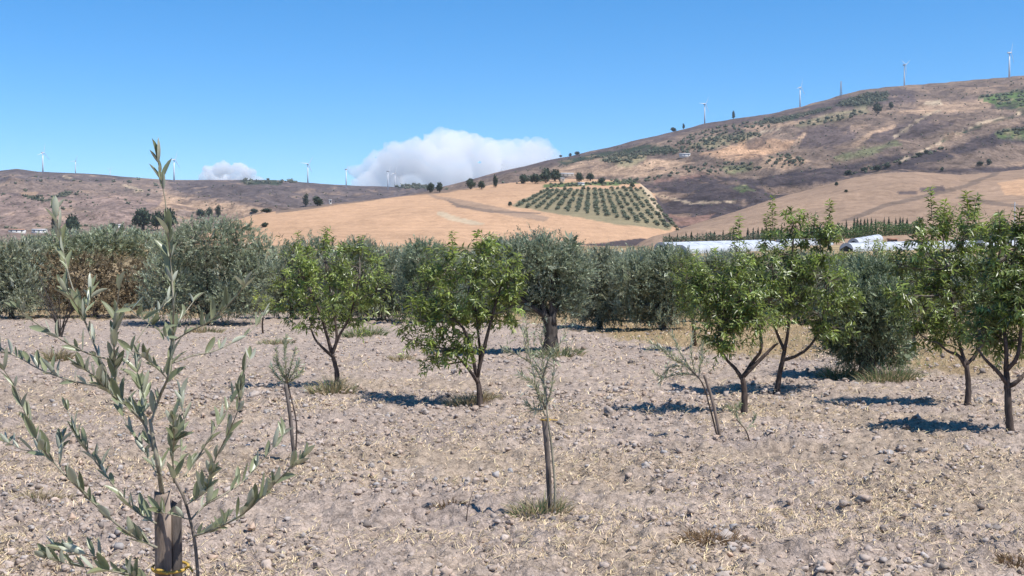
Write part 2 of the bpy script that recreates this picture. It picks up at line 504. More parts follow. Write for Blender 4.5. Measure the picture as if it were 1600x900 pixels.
K = 0.67
HB = dict(
    ridge=lin(158, 138, 124, K), ridge_grey=lin(121, 110, 107, K), brown=lin(170, 147, 134, K), golden=lin(222, 180, 143, K),
    slope=lin(186, 157, 132, K), mount=lin(150, 130, 114, K), burnt=lin(90, 82, 84, K), burnt2=lin(120, 106, 102, K),
    tan=lin(206, 174, 144, K), cream=lin(222, 198, 165, K), green=lin(112, 130, 84, K), pale_green=lin(150, 150, 112, K),
    dark_green=lin(70, 84, 66, K), groove=lin(160, 149, 118, K), vine=lin(106, 132, 78, K), floor=lin(186, 164, 126, K), brick=lin(168, 134, 118, K))
BASE = [HB['ridge'], HB['brown'], HB['golden'], HB['mount'], HB['slope']]
FIELDS = [   # (layer, colour, outline on the hillside, softness in px)
    (0, 'ridge_grey', [(250, 270), (430, 270), (560, 280), (720, 290), (720, 318), (600, 322), (480, 328), (400, 318), (330, 310), (270, 296)]),
    (0, 'ridge_grey', [(-300, 250), (60, 255), (160, 262), (250, 276), (150, 284), (60, 282), (-20, 286), (-300, 290)]),
    (0, 'dark_green', [(375, 281), (440, 281), (440, 289), (380, 288)]),
    (0, 'dark_green', [(610, 284), (668, 284), (668, 294), (620, 294)]),
    (0, 'tan', [(255, 300), (300, 312), (400, 322), (440, 330), (360, 336), (250, 322)]),
    (0, 'cream', [(100, 274), (112, 275), (114, 279), (104, 279)]),
    (0, 'cream', [(190, 288), (205, 290), (228, 299), (214, 299)]),
    (1, 'tan', [(255, 312), (330, 322), (440, 345), (300, 345), (240, 332)]),
    (1, 'dark_green', [(30, 302), (60, 306), (66, 312), (90, 306), (112, 300), (112, 304), (66, 316), (40, 308)]),
    (1, 'burnt2', [(0, 296), (60, 294), (110, 296), (60, 303), (20, 306)]),
    (1, 'tan', [(30, 297), (60, 298), (58, 306), (34, 304)]),
    (2, 'mount', [(430, 326), (560, 308), (640, 300), (680, 292), (760, 285), (760, 291), (690, 301), (640, 306), (560, 316), (430, 334)]),
    (2, 'slope', [(660, 302), (700, 308), (750, 318), (820, 332), (860, 340), (850, 348), (800, 338), (730, 324), (690, 312)]),
    (2, 'cream', [(685, 330), (712, 338), (760, 350), (740, 352), (700, 344), (680, 334)]),
    (2, 'mount', [(690, 309), (720, 320), (770, 329), (845, 331), (845, 334), (765, 333), (715, 324)]),
    (2, 'groove', [(796, 322), (848, 296), (1006, 294), (1060, 350), (1046, 359), (960, 350), (880, 335), (836, 328)]),
    (2, 'green', [(850, 287), (1000, 282), (1000, 287), (850, 293)]),
    (2, 'cream', [(1000, 272), (1006, 278), (1036, 338), (1030, 340), (1008, 300), (996, 280)]),
    (2, 'burnt', [(1008, 272), (1100, 270), (1100, 372), (1040, 346)]),
    (2, 'burnt', [(1030, 376), (1000, 372), (950, 379), (890, 381), (950, 385), (1040, 386)]),
    (3, 'burnt2', [(690, 280), (760, 268), (870, 240), (1000, 205), (1100, 185), (1190, 175), (1250, 160), (1250, 172), (1180, 188), (1090, 203), (1010, 224), (930, 242), (860, 256), (800, 268), (740, 284)]),
    (3, 'dark_green', [(870, 252), (940, 238), (1010, 226), (1060, 232), (1050, 240), (1000, 240), (930, 246), (880, 258)]),
    (3, 'tan', [(860, 266), (900, 255), (940, 247), (1000, 262), (1060, 268), (1000, 276), (920, 274), (880, 272)]),
    (3, 'tan', [(985, 265), (1010, 250), (1085, 252), (1060, 262), (1040, 270), (1000, 274)]),
    (3, 'golden', [(1095, 240), (1160, 224), (1205, 216), (1250, 222), (1205, 240), (1140, 252)]),
    (3, 'groove', [(935, 250), (960, 241), (1015, 240), (1010, 248), (980, 262)]),
    (3, 'groove', [(1075, 228), (1110, 214), (1170, 206), (1190, 212), (1110, 232)]),
    (3, 'pale_green', [(1130, 260), (1160, 257), (1180, 264), (1160, 270), (1135, 270)]),
    (3, 'tan', [(1195, 245), (1230, 240), (1270, 252), (1225, 264), (1180, 262)]),
    (3, 'brick', [(1020, 280), (1100, 272), (1140, 275), (1080, 290), (1030, 300)]),
    (3, 'burnt', [(1005, 290), (1040, 284), (1110, 273), (1180, 280), (1220, 270), (1290, 262), (1360, 246), (1420, 240), (1500, 226), (1600, 190), (2000, 150), (2000, 262), (1480, 270), (1370, 268), (1250, 297), (1150, 334), (1075, 362), (1040, 348)]),
    (3, 'mount', [(1480, 248), (1560, 226), (2000, 190), (2000, 240), (1560, 262), (1450, 264), (1430, 256)]),
    (3, 'brick', [(1020, 330), (1080, 340), (1120, 332), (1090, 352), (1050, 352)]),
    (3, 'green', [(1140, 292), (1165, 290), (1180, 298), (1160, 302)]),
    (3, 'burnt2', [(1258, 202), (1290, 196), (1345, 198), (1335, 215), (1300, 232), (1250, 228), (1240, 215)]),
    (3, 'burnt2', [(1360, 205), (1440, 185), (1500, 190), (1440, 212), (1380, 222), (1350, 222)]),
    (3, 'burnt2', [(1210, 186), (1240, 172), (1330, 148), (1400, 138), (1430, 142), (1430, 160), (1390, 162), (1330, 168), (1260, 186), (1220, 194)]),
    (3, 'dark_green', [(1300, 166), (1345, 147), (1388, 142), (1386, 156), (1345, 166)]),
    (3, 'dark_green', [(1195, 186), (1300, 166), (1290, 172), (1210, 194), (1180, 192)]),
    (3, 'groove', [(1235, 194), (1300, 178), (1350, 168), (1360, 176), (1300, 190), (1250, 200)]),
    (3, 'tan', [(1400, 175), (1470, 160), (1560, 152), (1540, 170), (1470, 178)]),
    (3, 'pale_green', [(1300, 246), (1350, 232), (1400, 220), (1410, 226), (1350, 244), (1310, 252)]),
    (3, 'tan', [(1240, 220), (1258, 206), (1264, 206), (1250, 222)]),
    (3, 'tan', [(1330, 228), (1360, 204), (1400, 196), (1404, 199), (1366, 208), (1344, 228)]),
    (3, 'tan', [(1160, 200), (1260, 186), (1260, 190), (1170, 210)]),
    (3, 'vine', [(1526, 153), (1560, 146), (1620, 136), (1700, 130), (1700, 165), (1600, 168), (1560, 166)]),
    (3, 'dark_green', [(1548, 166), (1600, 166), (1700, 160), (1700, 170), (1560, 171)]),
    (3, 'green', [(1550, 205), (1580, 200), (1620, 200), (1620, 212), (1560, 214)]),
    (3, 'cream', [(1170, 217), (1190, 206), (1220, 200), (1221, 202), (1192, 208), (1173, 218)]),
    (3, 'cream', [(1395, 214), (1420, 196), (1446, 178), (1470, 170), (1472, 172), (1449, 180), (1423, 198), (1398, 216)]),
    (3, 'cream', [(1405, 252), (1470, 220), (1530, 192), (1600, 172), (1600, 174.5), (1532, 195), (1472, 223), (1408, 254)]),
    (3, 'cream', [(1440, 160), (1470, 156), (1472, 164), (1450, 166)]),
    (3, 'dark_green', [(1470, 220), (1530, 195), (1600, 176), (1600, 178), (1532, 198), (1474, 222)]),
    (3, 'cream', [(1010, 300), (1080, 316), (1150, 312), (1150, 314), (1080, 319), (1010, 303)]),
    (4, 'mount', [(1310, 346), (1380, 318), (1440, 304), (1500, 290), (1570, 262), (1576, 264), (1510, 294), (1450, 308), (1385, 323), (1330, 346)]),
    (4, 'burnt2', [(1436, 294), (1475, 290), (1478, 298), (1440, 300)]),
    (4, 'burnt2', [(1400, 298), (1432, 299), (1432, 303), (1405, 303)]),
    (4, 'golden', [(1560, 285), (1620, 276), (1700, 276), (1700, 310), (1570, 305)]),
    (4, 'mount', [(1500, 306), (1560, 316), (1620, 322), (1620, 326), (1550, 320), (1490, 310)]),
]
az = az_columns(780, 26.0)
r = np.concatenate([np.linspace(198, 420, 14), np.exp(np.linspace(math.log(430), math.log(3250), 240)), np.linspace(3400, 9000, 7)])
X, Y = fan(az, r)
Z, LID = terrain(X, Y, True)
Z = Z - 0.02
far = np.hypot(X, Y) > 3300
Z = np.where(far, np.minimum(Z, 40), Z)
px, py = pix(X, Y, Z)
wx = px + 3.5 * fbm(X / 60, Y / 60, 3, 60); wy = py + 1.6 * fbm(X / 45, Y / 45, 3, 61)
hc = np.zeros((X.size, 3))
lidf = LID.ravel()
for i, cc in enumerate(BASE): hc[lidf == i] = cc
hc[lidf < 0] = HB['floor']
for lay, cn, poly in FIELDS:
    # soft, broken field edges: average a few jittered tests
    w = np.zeros(X.shape)
    for k in range(4):
        w += in_poly(poly, wx + (k - 1.5) * 0.4, wy + ((k * 2) % 4 - 1.5) * 0.3)
    w = np.where((LID == lay) & (Y > 100), w / 4, 0).ravel()[:, None] * 0.97
    hc = hc * (1 - w) + np.array(HB[cn]) * w
# scrub and pale scars in the pasture
sc = fbm(X / 55, Y / 90, 5, 70, 0.65).ravel()
mk = np.isin(lidf, (0, 1, 3))
f = (sstep(0.25, 0.75, sc) * mk * 0.55)[:, None]; hc = hc * (1 - f) + np.array(HB['burnt2']) * 0.85 * f
f = (sstep(0.30, 0.8, -sc) * mk * 0.45)[:, None]; hc = hc * (1 - f) + np.array(HB['tan']) * f
# plough and harvest lines on the stubble fields
st = np.sin(Y / 3.2 + 4 * fbm(X / 160, Y / 160, 2, 71)).ravel()
mk = np.isin(lidf, (2, 4))
hc = hc * (1 + (0.05 * st * mk)[:, None])
hills = link('hills', mesh_np('hills', np.stack([X.ravel(), Y.ravel(), Z.ravel()], -1), fan_quads(len(r), len(az)), None, True, hc, alpha=np.select([lidf == 2, lidf == 4], [.28, .42], 1.0)), M['hillside'])
tag(hills, 'dry brown and golden hills with burnt slopes and fields', kind='structure')

# ------------------------------------------------------------------ foliage generator
def leaf_geo(base, d, n, L, W, fold=0.18, droop=0.0, kind='fold'):
    """leaves as small folded blades; base, direction, normal (k,3); L, W (k,)"""
    s = norm(np.cross(d, n)); n = np.cross(s, d)
    L = L[:, None]; W = W[:, None]
    k = len(base)
    if kind == 'diamond':
        V = np.stack([base, base + d * L * 0.5 + s * W * 0.5, base + d * L - n * L * droop, base + d * L * 0.5 - s * W * 0.5], 1)
        i = np.arange(k)[:, None] * 4
        return V.reshape(-1, 3), (i + np.array([[0, 1, 2, 3]])), None, 4
    m = base + d * L * 0.45 - n * W * fold
    up = n * W * fold
    V = np.stack([base, base + d * L * 0.42 + s * W * 0.5 + up, m, base + d * L * 0.42 - s * W * 0.5 + up, base + d * L - n * L * droop], 1)
    i = np.arange(k)[:, None] * 5
    t = np.concatenate([i + np.array([[0, 1, 2]]), i + np.array([[0, 2, 3]]), i + np.array([[1, 4, 2]]), i + np.array([[2, 4, 3]])])
    return V.reshape(-1, 3), None, t, 5

def shoots(S, D, L, nl, leaf, width, ang=0.9, droop=0.0, hang=0.0, sag=0.0, kind='fold', tintvar=0.25, shoot_tint=None, warm=0.0):
    """leaves along shoots: starts S, directions D, lengths L, nl leaves each"""
    n = len(S)
    t = np.tile(np.linspace(0.06, 1.0, nl), (n, 1)) + rng.uniform(-0.03, 0.03, (n, nl))
    D = norm(D)
    a = norm(np.cross(D, np.array([0.2, 0.3, 0.93]) + rng.normal(0, .2, (n, 3)))); bb = np.cross(D, a)
    ph = rng.uniform(0, 6.28, n)[:, None] + np.arange(nl)[None] * 2.4 + rng.normal(0, .35, (n, nl))
    base = S[:, None] + D[:, None] * (L[:, None] * t)[..., None]
    base[..., 2] -= sag * (L[:, None] * t ** 2)
    out = a[:, None] * np.cos(ph)[..., None] + bb[:, None] * np.sin(ph)[..., None]
    an = ang * rng.uniform(0.6, 1.3, (n, nl))[..., None]
    d = D[:, None] * np.cos(an) + out * np.sin(an)
    d[..., 2] -= hang * rng.uniform(0.4, 1.5, (n, nl))
    d = norm(d)
    nr = norm(D[:, None] * 0.7 - out * 0.4 + rng.normal(0, .45, (n, nl, 3)) + np.array([0.0, 0, 0.8]))
    LL = leaf * rng.uniform(0.6, 1.2, (n, nl)) * (1 - 0.35 * np.clip(t, 0, 1) ** 3)
    WW = width * LL / leaf * rng.uniform(0.8, 1.2, (n, nl))
    V, q, tr, per = leaf_geo(base.reshape(-1, 3), d.reshape(-1, 3), nr.reshape(-1, 3), LL.ravel(), WW.ravel(), droop=droop, kind=kind)
    br = (1 + rng.normal(0, tintvar * 0.6, (n, 1)) + rng.normal(0, tintvar, (n, nl)))
    br = np.clip(br, 0.45, 1.8)
    yel = np.clip(rng.normal(warm, 0.12, (n, nl)), -0.2, 0.9)
    c = np.stack([br * (1 + 0.75 * yel), br * (1 + 0.32 * yel), br * (1 - 0.25 * yel)], -1)
    if shoot_tint is not None: c = c * shoot_tint[:, None, :]
    c = np.repeat(c.reshape(-1, 3), per, 0)
    return V, q, tr, c

def stems(bag, S, E, r0, r1, sag=0.0, c=None):
    """thin three-sided stems from S to E"""
    n = len(S)
    mid = (S + E) / 2; mid[:, 2] += sag
    D = norm(E - S); a = norm(np.cross(D, np.array([0.13, 0.21, 0.97]))); b = np.cross(D, a)
    rings = []
    for p, rr in ((S, r0), (mid, (np.asarray(r0) + r1) / 2), (E, r1)):
        for k in range(3):
            th = k * 2.094
            rings.append(p + (a * math.cos(th) + b * math.sin(th)) * np.broadcast_to(rr, (n,))[:, None])
    V = np.stack(rings, 1).reshape(-1, 3)
    i = np.arange(n)[:, None] * 9
    q = []
    for s in (0, 3):
        for k in range(3):
            q.append(i + np.array([[s + k, s + (k + 1) % 3, s + 3 + (k + 1) % 3, s + 3 + k]]))
    bag.add(V, np.concatenate(q), None, c)

def sample_blobs(blobs, n, shell=0.5):
    """points spread through ellipsoids (cx,cy,cz,rx,ry,rz), denser towards the outside"""
    B = np.asarray(blobs, float)
    vol = (B[:, 3] * B[:, 4] * B[:, 5]) ** 0.72
    k = rng.choice(len(B), n, p=vol / vol.sum())
    u = norm(rng.normal(size=(n, 3)))
    rr = rng.uniform(0, 1, n) ** (1 / 3.0) * (1 - shell) + shell * rng.uniform(0.55, 1.0, n)
    return B[k, :3] + u * rr[:, None] * B[k, 3:6], u, k

def px_blobs(blobs, d, depth=0.85, zfloor=0.1):
    """ellipses seen in the photo at distance d, given real depth"""
    out = []
    for i, bl in enumerate(blobs):
        x, y, rx, ry = bl[:4]
        off = bl[4] if len(bl) > 4 else random.uniform(-0.45, 0.45)
        s = d / FPX
        dd = d + off * 90 * s
        p = P(x, y, dd)
        out.append((p[0], p[1], max(p[2], zfloor + ry * s), rx * s, max(rx, ry) * s * depth, ry * s))
    return out

# ------------------------------------------------------------------ far things
def icos(sub=1):
    t = (1 + 5 ** 0.5) / 2
    v = [(-1, t, 0), (1, t, 0), (-1, -t, 0), (1, -t, 0), (0, -1, t), (0, 1, t), (0, -1, -t), (0, 1, -t), (t, 0, -1), (t, 0, 1), (-t, 0, -1), (-t, 0, 1)]
    f = [(0, 11, 5), (0, 5, 1), (0, 1, 7), (0, 7, 10), (0, 10, 11), (1, 5, 9), (5, 11, 4), (11, 10, 2), (10, 7, 6), (7, 1, 8), (3, 9, 4), (3, 4, 2), (3, 2, 6), (3, 6, 8), (3, 8, 9), (4, 9, 5), (2, 4, 11), (6, 2, 10), (8, 6, 7), (9, 8, 1)]
    v = [np.array(p) / np.linalg.norm(p) for p in v]
    for _ in range(sub):
        cache = {}; nf = []
        def mid(a, b):
            key = (min(a, b), max(a, b))
            if key not in cache:
                m = v[a] + v[b]; v.append(m / np.linalg.norm(m)); cache[key] = len(v) - 1
            return cache[key]
        for a, b, c in f:
            x, y, z = mid(a, b), mid(b, c), mid(c, a)
            nf += [(a, x, z), (b, y, x), (c, z, y), (x, y, z)]
        f = nf
    return np.array(v), np.array(f)
ICO0, ICO1, ICO2 = icos(0), icos(1), icos(2)

def far_crown(kind, nleaf, size):
    """unit tree crown (height 1, width 1) of leaf clumps with a lumpy core"""
    B = Bag()
    if kind == 'tall':
        bl = [(0, 0, .38, .24, .24, .2), (.05, 0, .6, .25, .25, .2), (-.04, .03, .8, .17, .17, .18), (0, 0, .25, .2, .2, .15)]
    elif kind == 'wide':
        bl = [(-.26, 0, .45, .24, .24, .32), (.24, .05, .5, .26, .25, .34), (0, -.1, .62, .28, .25, .32), (.05, .1, .36, .35, .3, .26)]
    elif kind == 'cypress':
        bl = [(0, 0, .25, .5, .5, .25), (0, 0, .5, .42, .42, .3), (0, 0, .78, .22, .22, .22)]
    else:
        bl = [(-.15, 0, .5, .32, .3, .34), (.17, .05, .55, .3, .3, .36), (0, -.05, .7, .28, .28, .28), (0, .1, .38, .4, .36, .24)]
    for b in bl:
        v, f = ICO1
        vv = v * (np.array(b[3:6]) * 0.72) * (1 + 0.18 * rng.normal(size=(len(v), 1))) + np.array(b[:3])
        B.add(vv, None, f, np.array([0.8, 0.8, 0.8]))
    p, u, k = sample_blobs(bl, nleaf, 0.75)
    d = norm(u + rng.normal(0, .6, (nleaf, 3)) + np.array([0, 0, .3]))
    V, q, t, per = leaf_geo(p, d, norm(rng.normal(size=(nleaf, 3)) + u), size * rng.uniform(.6, 1.4, nleaf), size * .6 * rng.uniform(.6, 1.4, nleaf), kind='diamond')
    c = np.repeat(np.clip(1 + rng.normal(0, .28, nleaf), .4, 1.9), per)[:, None] * np.ones(3)
    B.add(V, q, None, c)
    return B.mesh('crown_' + kind)
def far_trunk():
    B = Bag()
    tube(B, [(0, 0, -.1), (.01, 0, .15), (0.02, 0.01, .4), (0, 0, .6)], [.05, .04, .035, .015], 6)
    tube(B, [(.01, 0, .22), (.1, .02, .42), (.18, .02, .58)], [.025, .02, .008], 5)
    tube(B, [(.01, 0, .2), (-.1, .02, .4), (-.17, .02, .55)], [.025, .02, .008], 5)
    return B.mesh('far_trunk')
FC = {k: [far_crown(k, n, s) for _ in range(2)] for k, n, s in (('round', 330, .13), ('wide', 380, .13), ('tall', 300, .12), ('cypress', 160, .16))}
for k in FC:
    for me_ in FC[k]: me_.materials.append(M['dark_leaf'])
FT = far_trunk(); FT.materials.append(M['bark'])
_fk = [0]
def far_tree(x, y, hpx, wpx, kind, label, group=None, name='tree', cat='tree', dmin=190.0, sink=0.02, pt=None):
    p = T(x, y, dmin) if pt is None else pt
    s = p[1] / FPX
    _fk[0] += 1
    e = empty(name, p - np.array([0, 0, hpx * s * sink]), label, cat, group, rz=_fk[0] * 1.7)
    c = link('crown', FC[kind][_fk[0] % 2], None, e); c.scale = (wpx * s, wpx * s, hpx * s); c['kind'] = 'stuff'
    t = link('trunk', FT, None, e); t.scale = (wpx * s * .9, wpx * s * .9, hpx * s)
    return e

HT = [  # x, y of the foot, height, width, crown, label
    (86, 368, 34, 20, 'tall', 'tall dark tree at the far left, behind the upright leaf spike of the foreground olive'),
    (113, 366, 32, 26, 'round', 'dark round tree beside the tall one, left valley edge'),
    (176, 358, 10, 17, 'round', 'small dark round bush beside a white shed below the left slope'),
    (222, 360, 36, 34, 'round', 'broad dark tree, leftmost of the clump below the left slope'),
    (246, 360, 34, 24, 'wide', 'dark tree in the middle of the clump below the left slope'),
    (265, 358, 34, 26, 'round', 'rightmost dark tree of the clump below the left slope'),
    (313, 340, 14, 18, 'round', 'small round dark tree left of its taller neighbour above the big left olive'),
    (327, 340, 16, 14, 'round', 'dark tree between two others above the big left olive'),
    (341, 340, 19, 16, 'tall', 'tallest dark tree of three above the big left olive'),
    (397, 334, 7, 16, 'wide', 'low dark bush left of the golden field corner'),
    (416, 333, 8, 18, 'wide', 'low dark bush at the golden field corner'),
    (414, 355, 8, 16, 'wide', 'low dark shrub on the lower left edge of the golden field'),
    (478, 323, 20, 16, 'tall', 'dark tree, left one of a pair beside the white hut'),
    (496, 322, 17, 22, 'wide', 'dark bushy tree, right one of a pair nearest the white hut'),
    (673, 301, 16, 14, 'round', 'dark round tree, left one of the pair on the golden crest'),
    (687, 301, 17, 13, 'round', 'dark round tree, right one of the pair on the golden crest'),
    (735, 296, 18, 17, 'round', 'dark round tree on the golden crest, left of its smaller twin'),
    (752, 296, 14, 14, 'round', 'smaller dark tree between two larger ones on the golden crest'),
    (774, 293, 20, 15, 'tall', 'tall dark tree on the golden crest right of a pair'),
    (797, 323, 8, 8, 'round', 'small lone bush at the left tip of the hillside grove'),
    (818, 287, 15, 20, 'round', 'dark tree left of the farm on the hill'),
    (836, 287, 18, 18, 'wide', 'dark tree in the farm clump, second from its left'),
    (853, 286, 24, 24, 'round', 'largest dark tree of the farm clump'),
    (868, 284, 20, 20, 'round', 'dark tree just left of the farmhouse'),
    (905, 285, 16, 16, 'round', 'dark tree just right of the farmhouse'),
    (922, 283, 13, 15, 'round', 'second dark tree right of the farmhouse'),
    (940, 288, 12, 14, 'wide', 'third dark tree right of the farmhouse'),
    (988, 294, 9, 10, 'round', 'lone bush at the upper right corner of the hillside grove'),
    (876, 246, 4, 6, 'round', 'tiny bush on the mountain skyline above the farm, leftmost of three'),
    (891, 245, 6, 6, 'round', 'tiny tree on the mountain skyline above the farm, middle of three'),
    (902, 243, 7, 9, 'wide', 'small tree on the mountain skyline above the farm, largest of three'),
    (1052, 206, 8, 12, 'wide', 'flat-topped dark tree on the skyline left of the wind turbine'),
    (1068, 202, 9, 7, 'tall', 'small tree on the skyline between the flat-topped one and the turbine'),
    (1146, 186, 13, 9, 'tall', 'lone dark tree on the skyline right of the lowest turbine'),
    (1371, 178, 18, 16, 'round', 'dark tree beside the pale scar high on the mountain'),
    (1392, 171, 12, 10, 'round', 'smaller dark tree high on the mountain, right of the larger one'),
    (1370, 268, 11, 15, 'wide', 'dark bush on the burnt slope just above the right golden crest'),
    (1351, 268, 8, 14, 'wide', 'smaller bush left of another on the burnt slope above the golden crest'),
    (1386, 264, 8, 12, 'round', 'greyish bush right of a dark one above the right golden crest'),
    (1406, 258, 6, 7, 'round', 'little round bush on the burnt slope right of three bushes'),
    (1325, 274, 9, 14, 'wide', 'bush on the burnt slope left of the bush row above the golden crest'),
    (1307, 291, 7, 7, 'round', 'tiny lone tree on the edge of the right golden slope'),
    (1545, 258, 10, 11, 'round', 'larger of two bushes side by side on the right dark slope'),
    (1531, 259, 8, 11, 'wide', 'smaller of two bushes side by side on the right dark slope'),
    (1472, 268, 7, 8, 'round', 'lone small tree touching the right golden crest'),
    (1436, 246, 7, 12, 'wide', 'bush on the grassy line between the dark slopes'),
    (1447, 241, 6, 10, 'wide', 'upper bush on the grassy line between the dark slopes'),
    (1322, 301, 5, 7, 'round', 'tiny bush on the left edge of the right golden slope'),
]
for x, y, h, w, k, lab in HT:
    far_tree(x, y, h, w, k, lab, 'dark trees scattered over the hills')

# hillside olive grove in rows: each tree its own object
rows = []
for i in range(17):
    t = i / 16.0
    top = (856 + t * 146, 298 - 2 * t); bot = (808 + t * 250, 324 + 36 * t - 6 * math.sin(t * 3.14))
    n = 17
    for j in range(n):
        u = j / (n - 1.0)
        rows.append((i, j, top[0] + (bot[0] - top[0]) * u + random.uniform(-1.4, 1.4), top[1] + (bot[1] - top[1]) * u + random.uniform(-.7, .7)))
FCG = [far_crown('round', 120, .22) for _ in range(3)]
M['grove_leaf'] = leaf_mat('grove_leaf', (0.135, 0.155, 0.095), (0.19, 0.21, 0.14), 0.6, 0.1, 0.2)
for me_ in FCG: me_.materials.append(M['grove_leaf'])
seen_rows = []
ORD = ('first second third fourth fifth sixth seventh eighth ninth tenth eleventh twelfth thirteenth fourteenth fifteenth sixteenth seventeenth eighteenth').split()
in_row = {}
for k, (ri, rj, x, y) in enumerate(rows):
    if random.random() < .06: continue
    p = T(x, y, 500)
    o = link('olive_tree', FCG[k % 3], None, None, p)
    s = p[1] / FPX
    f = random.uniform(.65, 1.2) * (.85 + .25 * sstep(298, 350, y))
    o.scale = (9.0 * s * f, 9.0 * s * f, 6.0 * s * f)
    o.rotation_euler = (0, 0, k * 2.1)
    nth = in_row[ri] = in_row.get(ri, -1) + 1
    tag(o, 'olive of the far hillside grove, %s row from left, %s from top' % (ORD[ri], ORD[nth]), 'tree', 'olive trees of the hillside grove')

M['scrub_leaf'] = leaf_mat('scrub_leaf', (0.125, 0.135, 0.088), (0.18, 0.19, 0.13), 0.7, 0.1, 0.1)
# the other, farther groves and scrub belts that read as a mass
def belt(name, label, polys, n, hpx, wpx, mats, lite=False):
    B = Bag()
    v0, f0 = ICO0 if lite else ICO1
    for poly, cnt in polys:
        pp = np.asarray(poly, float); lo, hi = pp.min(0), pp.max(0)
        k = 0; tries = 0
        while k < cnt and tries < cnt * 20:
            tries += 1
            x, y = random.uniform(lo[0], hi[0]), random.uniform(lo[1], hi[1])
            if not in_poly(poly, np.array([x]), np.array([y]))[0]: continue
            p = T(x, y, 480); s = p[1] / FPX * random.uniform(.6, 1.3)
            vv = v0 * np.array([wpx * .5, wpx * .5, hpx * .6]) * s * (1 + .25 * rng.normal(size=(len(v0), 1))) + p + np.array([0, 0, hpx * .4 * s])
            B.add(vv, None, f0, np.ones(3) * random.uniform(.7, 1.3))
            m_ = 9 if lite else 26
            q_, u_, _ = sample_blobs([(p[0], p[1], p[2] + hpx * .5 * s, wpx * .5 * s, wpx * .5 * s, hpx * .5 * s)], m_, .9)
            V_, qq, _, per = leaf_geo(q_, norm(u_ + rng.normal(0, .5, (m_, 3))), norm(rng.normal(size=(m_, 3))), np.full(m_, wpx * s * .4), np.full(m_, wpx * s * .25), kind='diamond')
            B.add(V_, qq, None, np.ones(3) * random.uniform(.7, 1.4))
            k += 1
    o = link(name, B.mesh(name), mats)
    return tag(o, label, 'trees', kind='stuff')
belt('hillside_scrub', 'olive scrub and hedges spread over the far mountain side', [
    ([(860, 288), (995, 283), (995, 288), (860, 294)], 60), ([(940, 252), (960, 242), (1015, 241), (1000, 250), (975, 260)], 70),
    ([(1010, 236), (1170, 205), (1195, 212), (1150, 224), (1100, 238), (1060, 242)], 150), ([(1030, 228), (1100, 204), (1180, 190), (1230, 182), (1200, 200), (1100, 222)], 120),
    ([(920, 248), (1000, 236), (1060, 238), (1050, 244), (1000, 244)], 50), ([(1060, 262), (1130, 252), (1190, 258), (1200, 268), (1130, 270), (1080, 272)], 60),
    ([(1195, 247), (1225, 240), (1268, 254), (1225, 263), (1190, 260)], 60), ([(1300, 166), (1345, 148), (1388, 143), (1386, 156), (1345, 166)], 110),
    ([(1200, 190), (1300, 168), (1300, 172), (1210, 194)], 60), ([(1240, 196), (1340, 172), (1360, 178), (1270, 198)], 40),
    ([(1310, 278), (1360, 262), (1420, 244), (1480, 232), (1480, 236), (1400, 256), (1340, 274)], 34), ([(1550, 205), (1600, 200), (1620, 205), (1620, 212), (1560, 213)], 24),
    ([(930, 284), (1000, 280), (1060, 270), (1060, 274), (1000, 286)], 40), ([(780, 287), (820, 276), (870, 272), (870, 280), (820, 288)], 40)], 0, 2.7, 3.9, M['scrub_leaf'])
belt('left_slope_scrub', 'low dark scrub dotted over the left far slopes', [
    ([(40, 310), (66, 306), (112, 300), (112, 305), (60, 316)], 26), ([(375, 280), (470, 282), (470, 286), (375, 288)], 30), ([(615, 286), (665, 287), (700, 297), (640, 298)], 40),
    ([(0, 350), (60, 352), (160, 352), (380, 344), (390, 352), (200, 366), (0, 362)], 40), ([(0, 275), (240, 282), (280, 300), (160, 330), (0, 330)], 34)], 0, 2.6, 4.8, M['scrub_leaf'])
belt('mountain_shrubs', 'small shrubs and weeds dotting the dry mountain pasture', [
    ([(1000, 226), (1200, 182), (1420, 138), (1600, 122), (1600, 250), (1400, 258), (1250, 285), (1080, 290), (1000, 270)], 420), ([(1020, 290), (1180, 282), (1260, 290), (1130, 335), (1060, 345)], 60),
    ([(800, 268), (1000, 222), (1000, 236), (880, 262), (800, 276)], 60)], 0, 1.5, 2.3, M['scrub_leaf'], True)
belt('ridge_shrubs', 'small shrubs dotting the left ridge', [([(0, 272), (250, 285), (560, 296), (640, 300), (480, 325), (380, 330), (250, 345), (0, 350)], 220)], 0, 1.5, 2.4, M['scrub_leaf'], True)
belt('vineyard_rows', 'green vineyard strips near the mountain top on the right', [([(1528, 153), (1560, 147), (1599, 141), (1660, 136), (1660, 164), (1600, 167), (1562, 165)], 130)], 0, 2.2, 4.0, M['grove_leaf'])

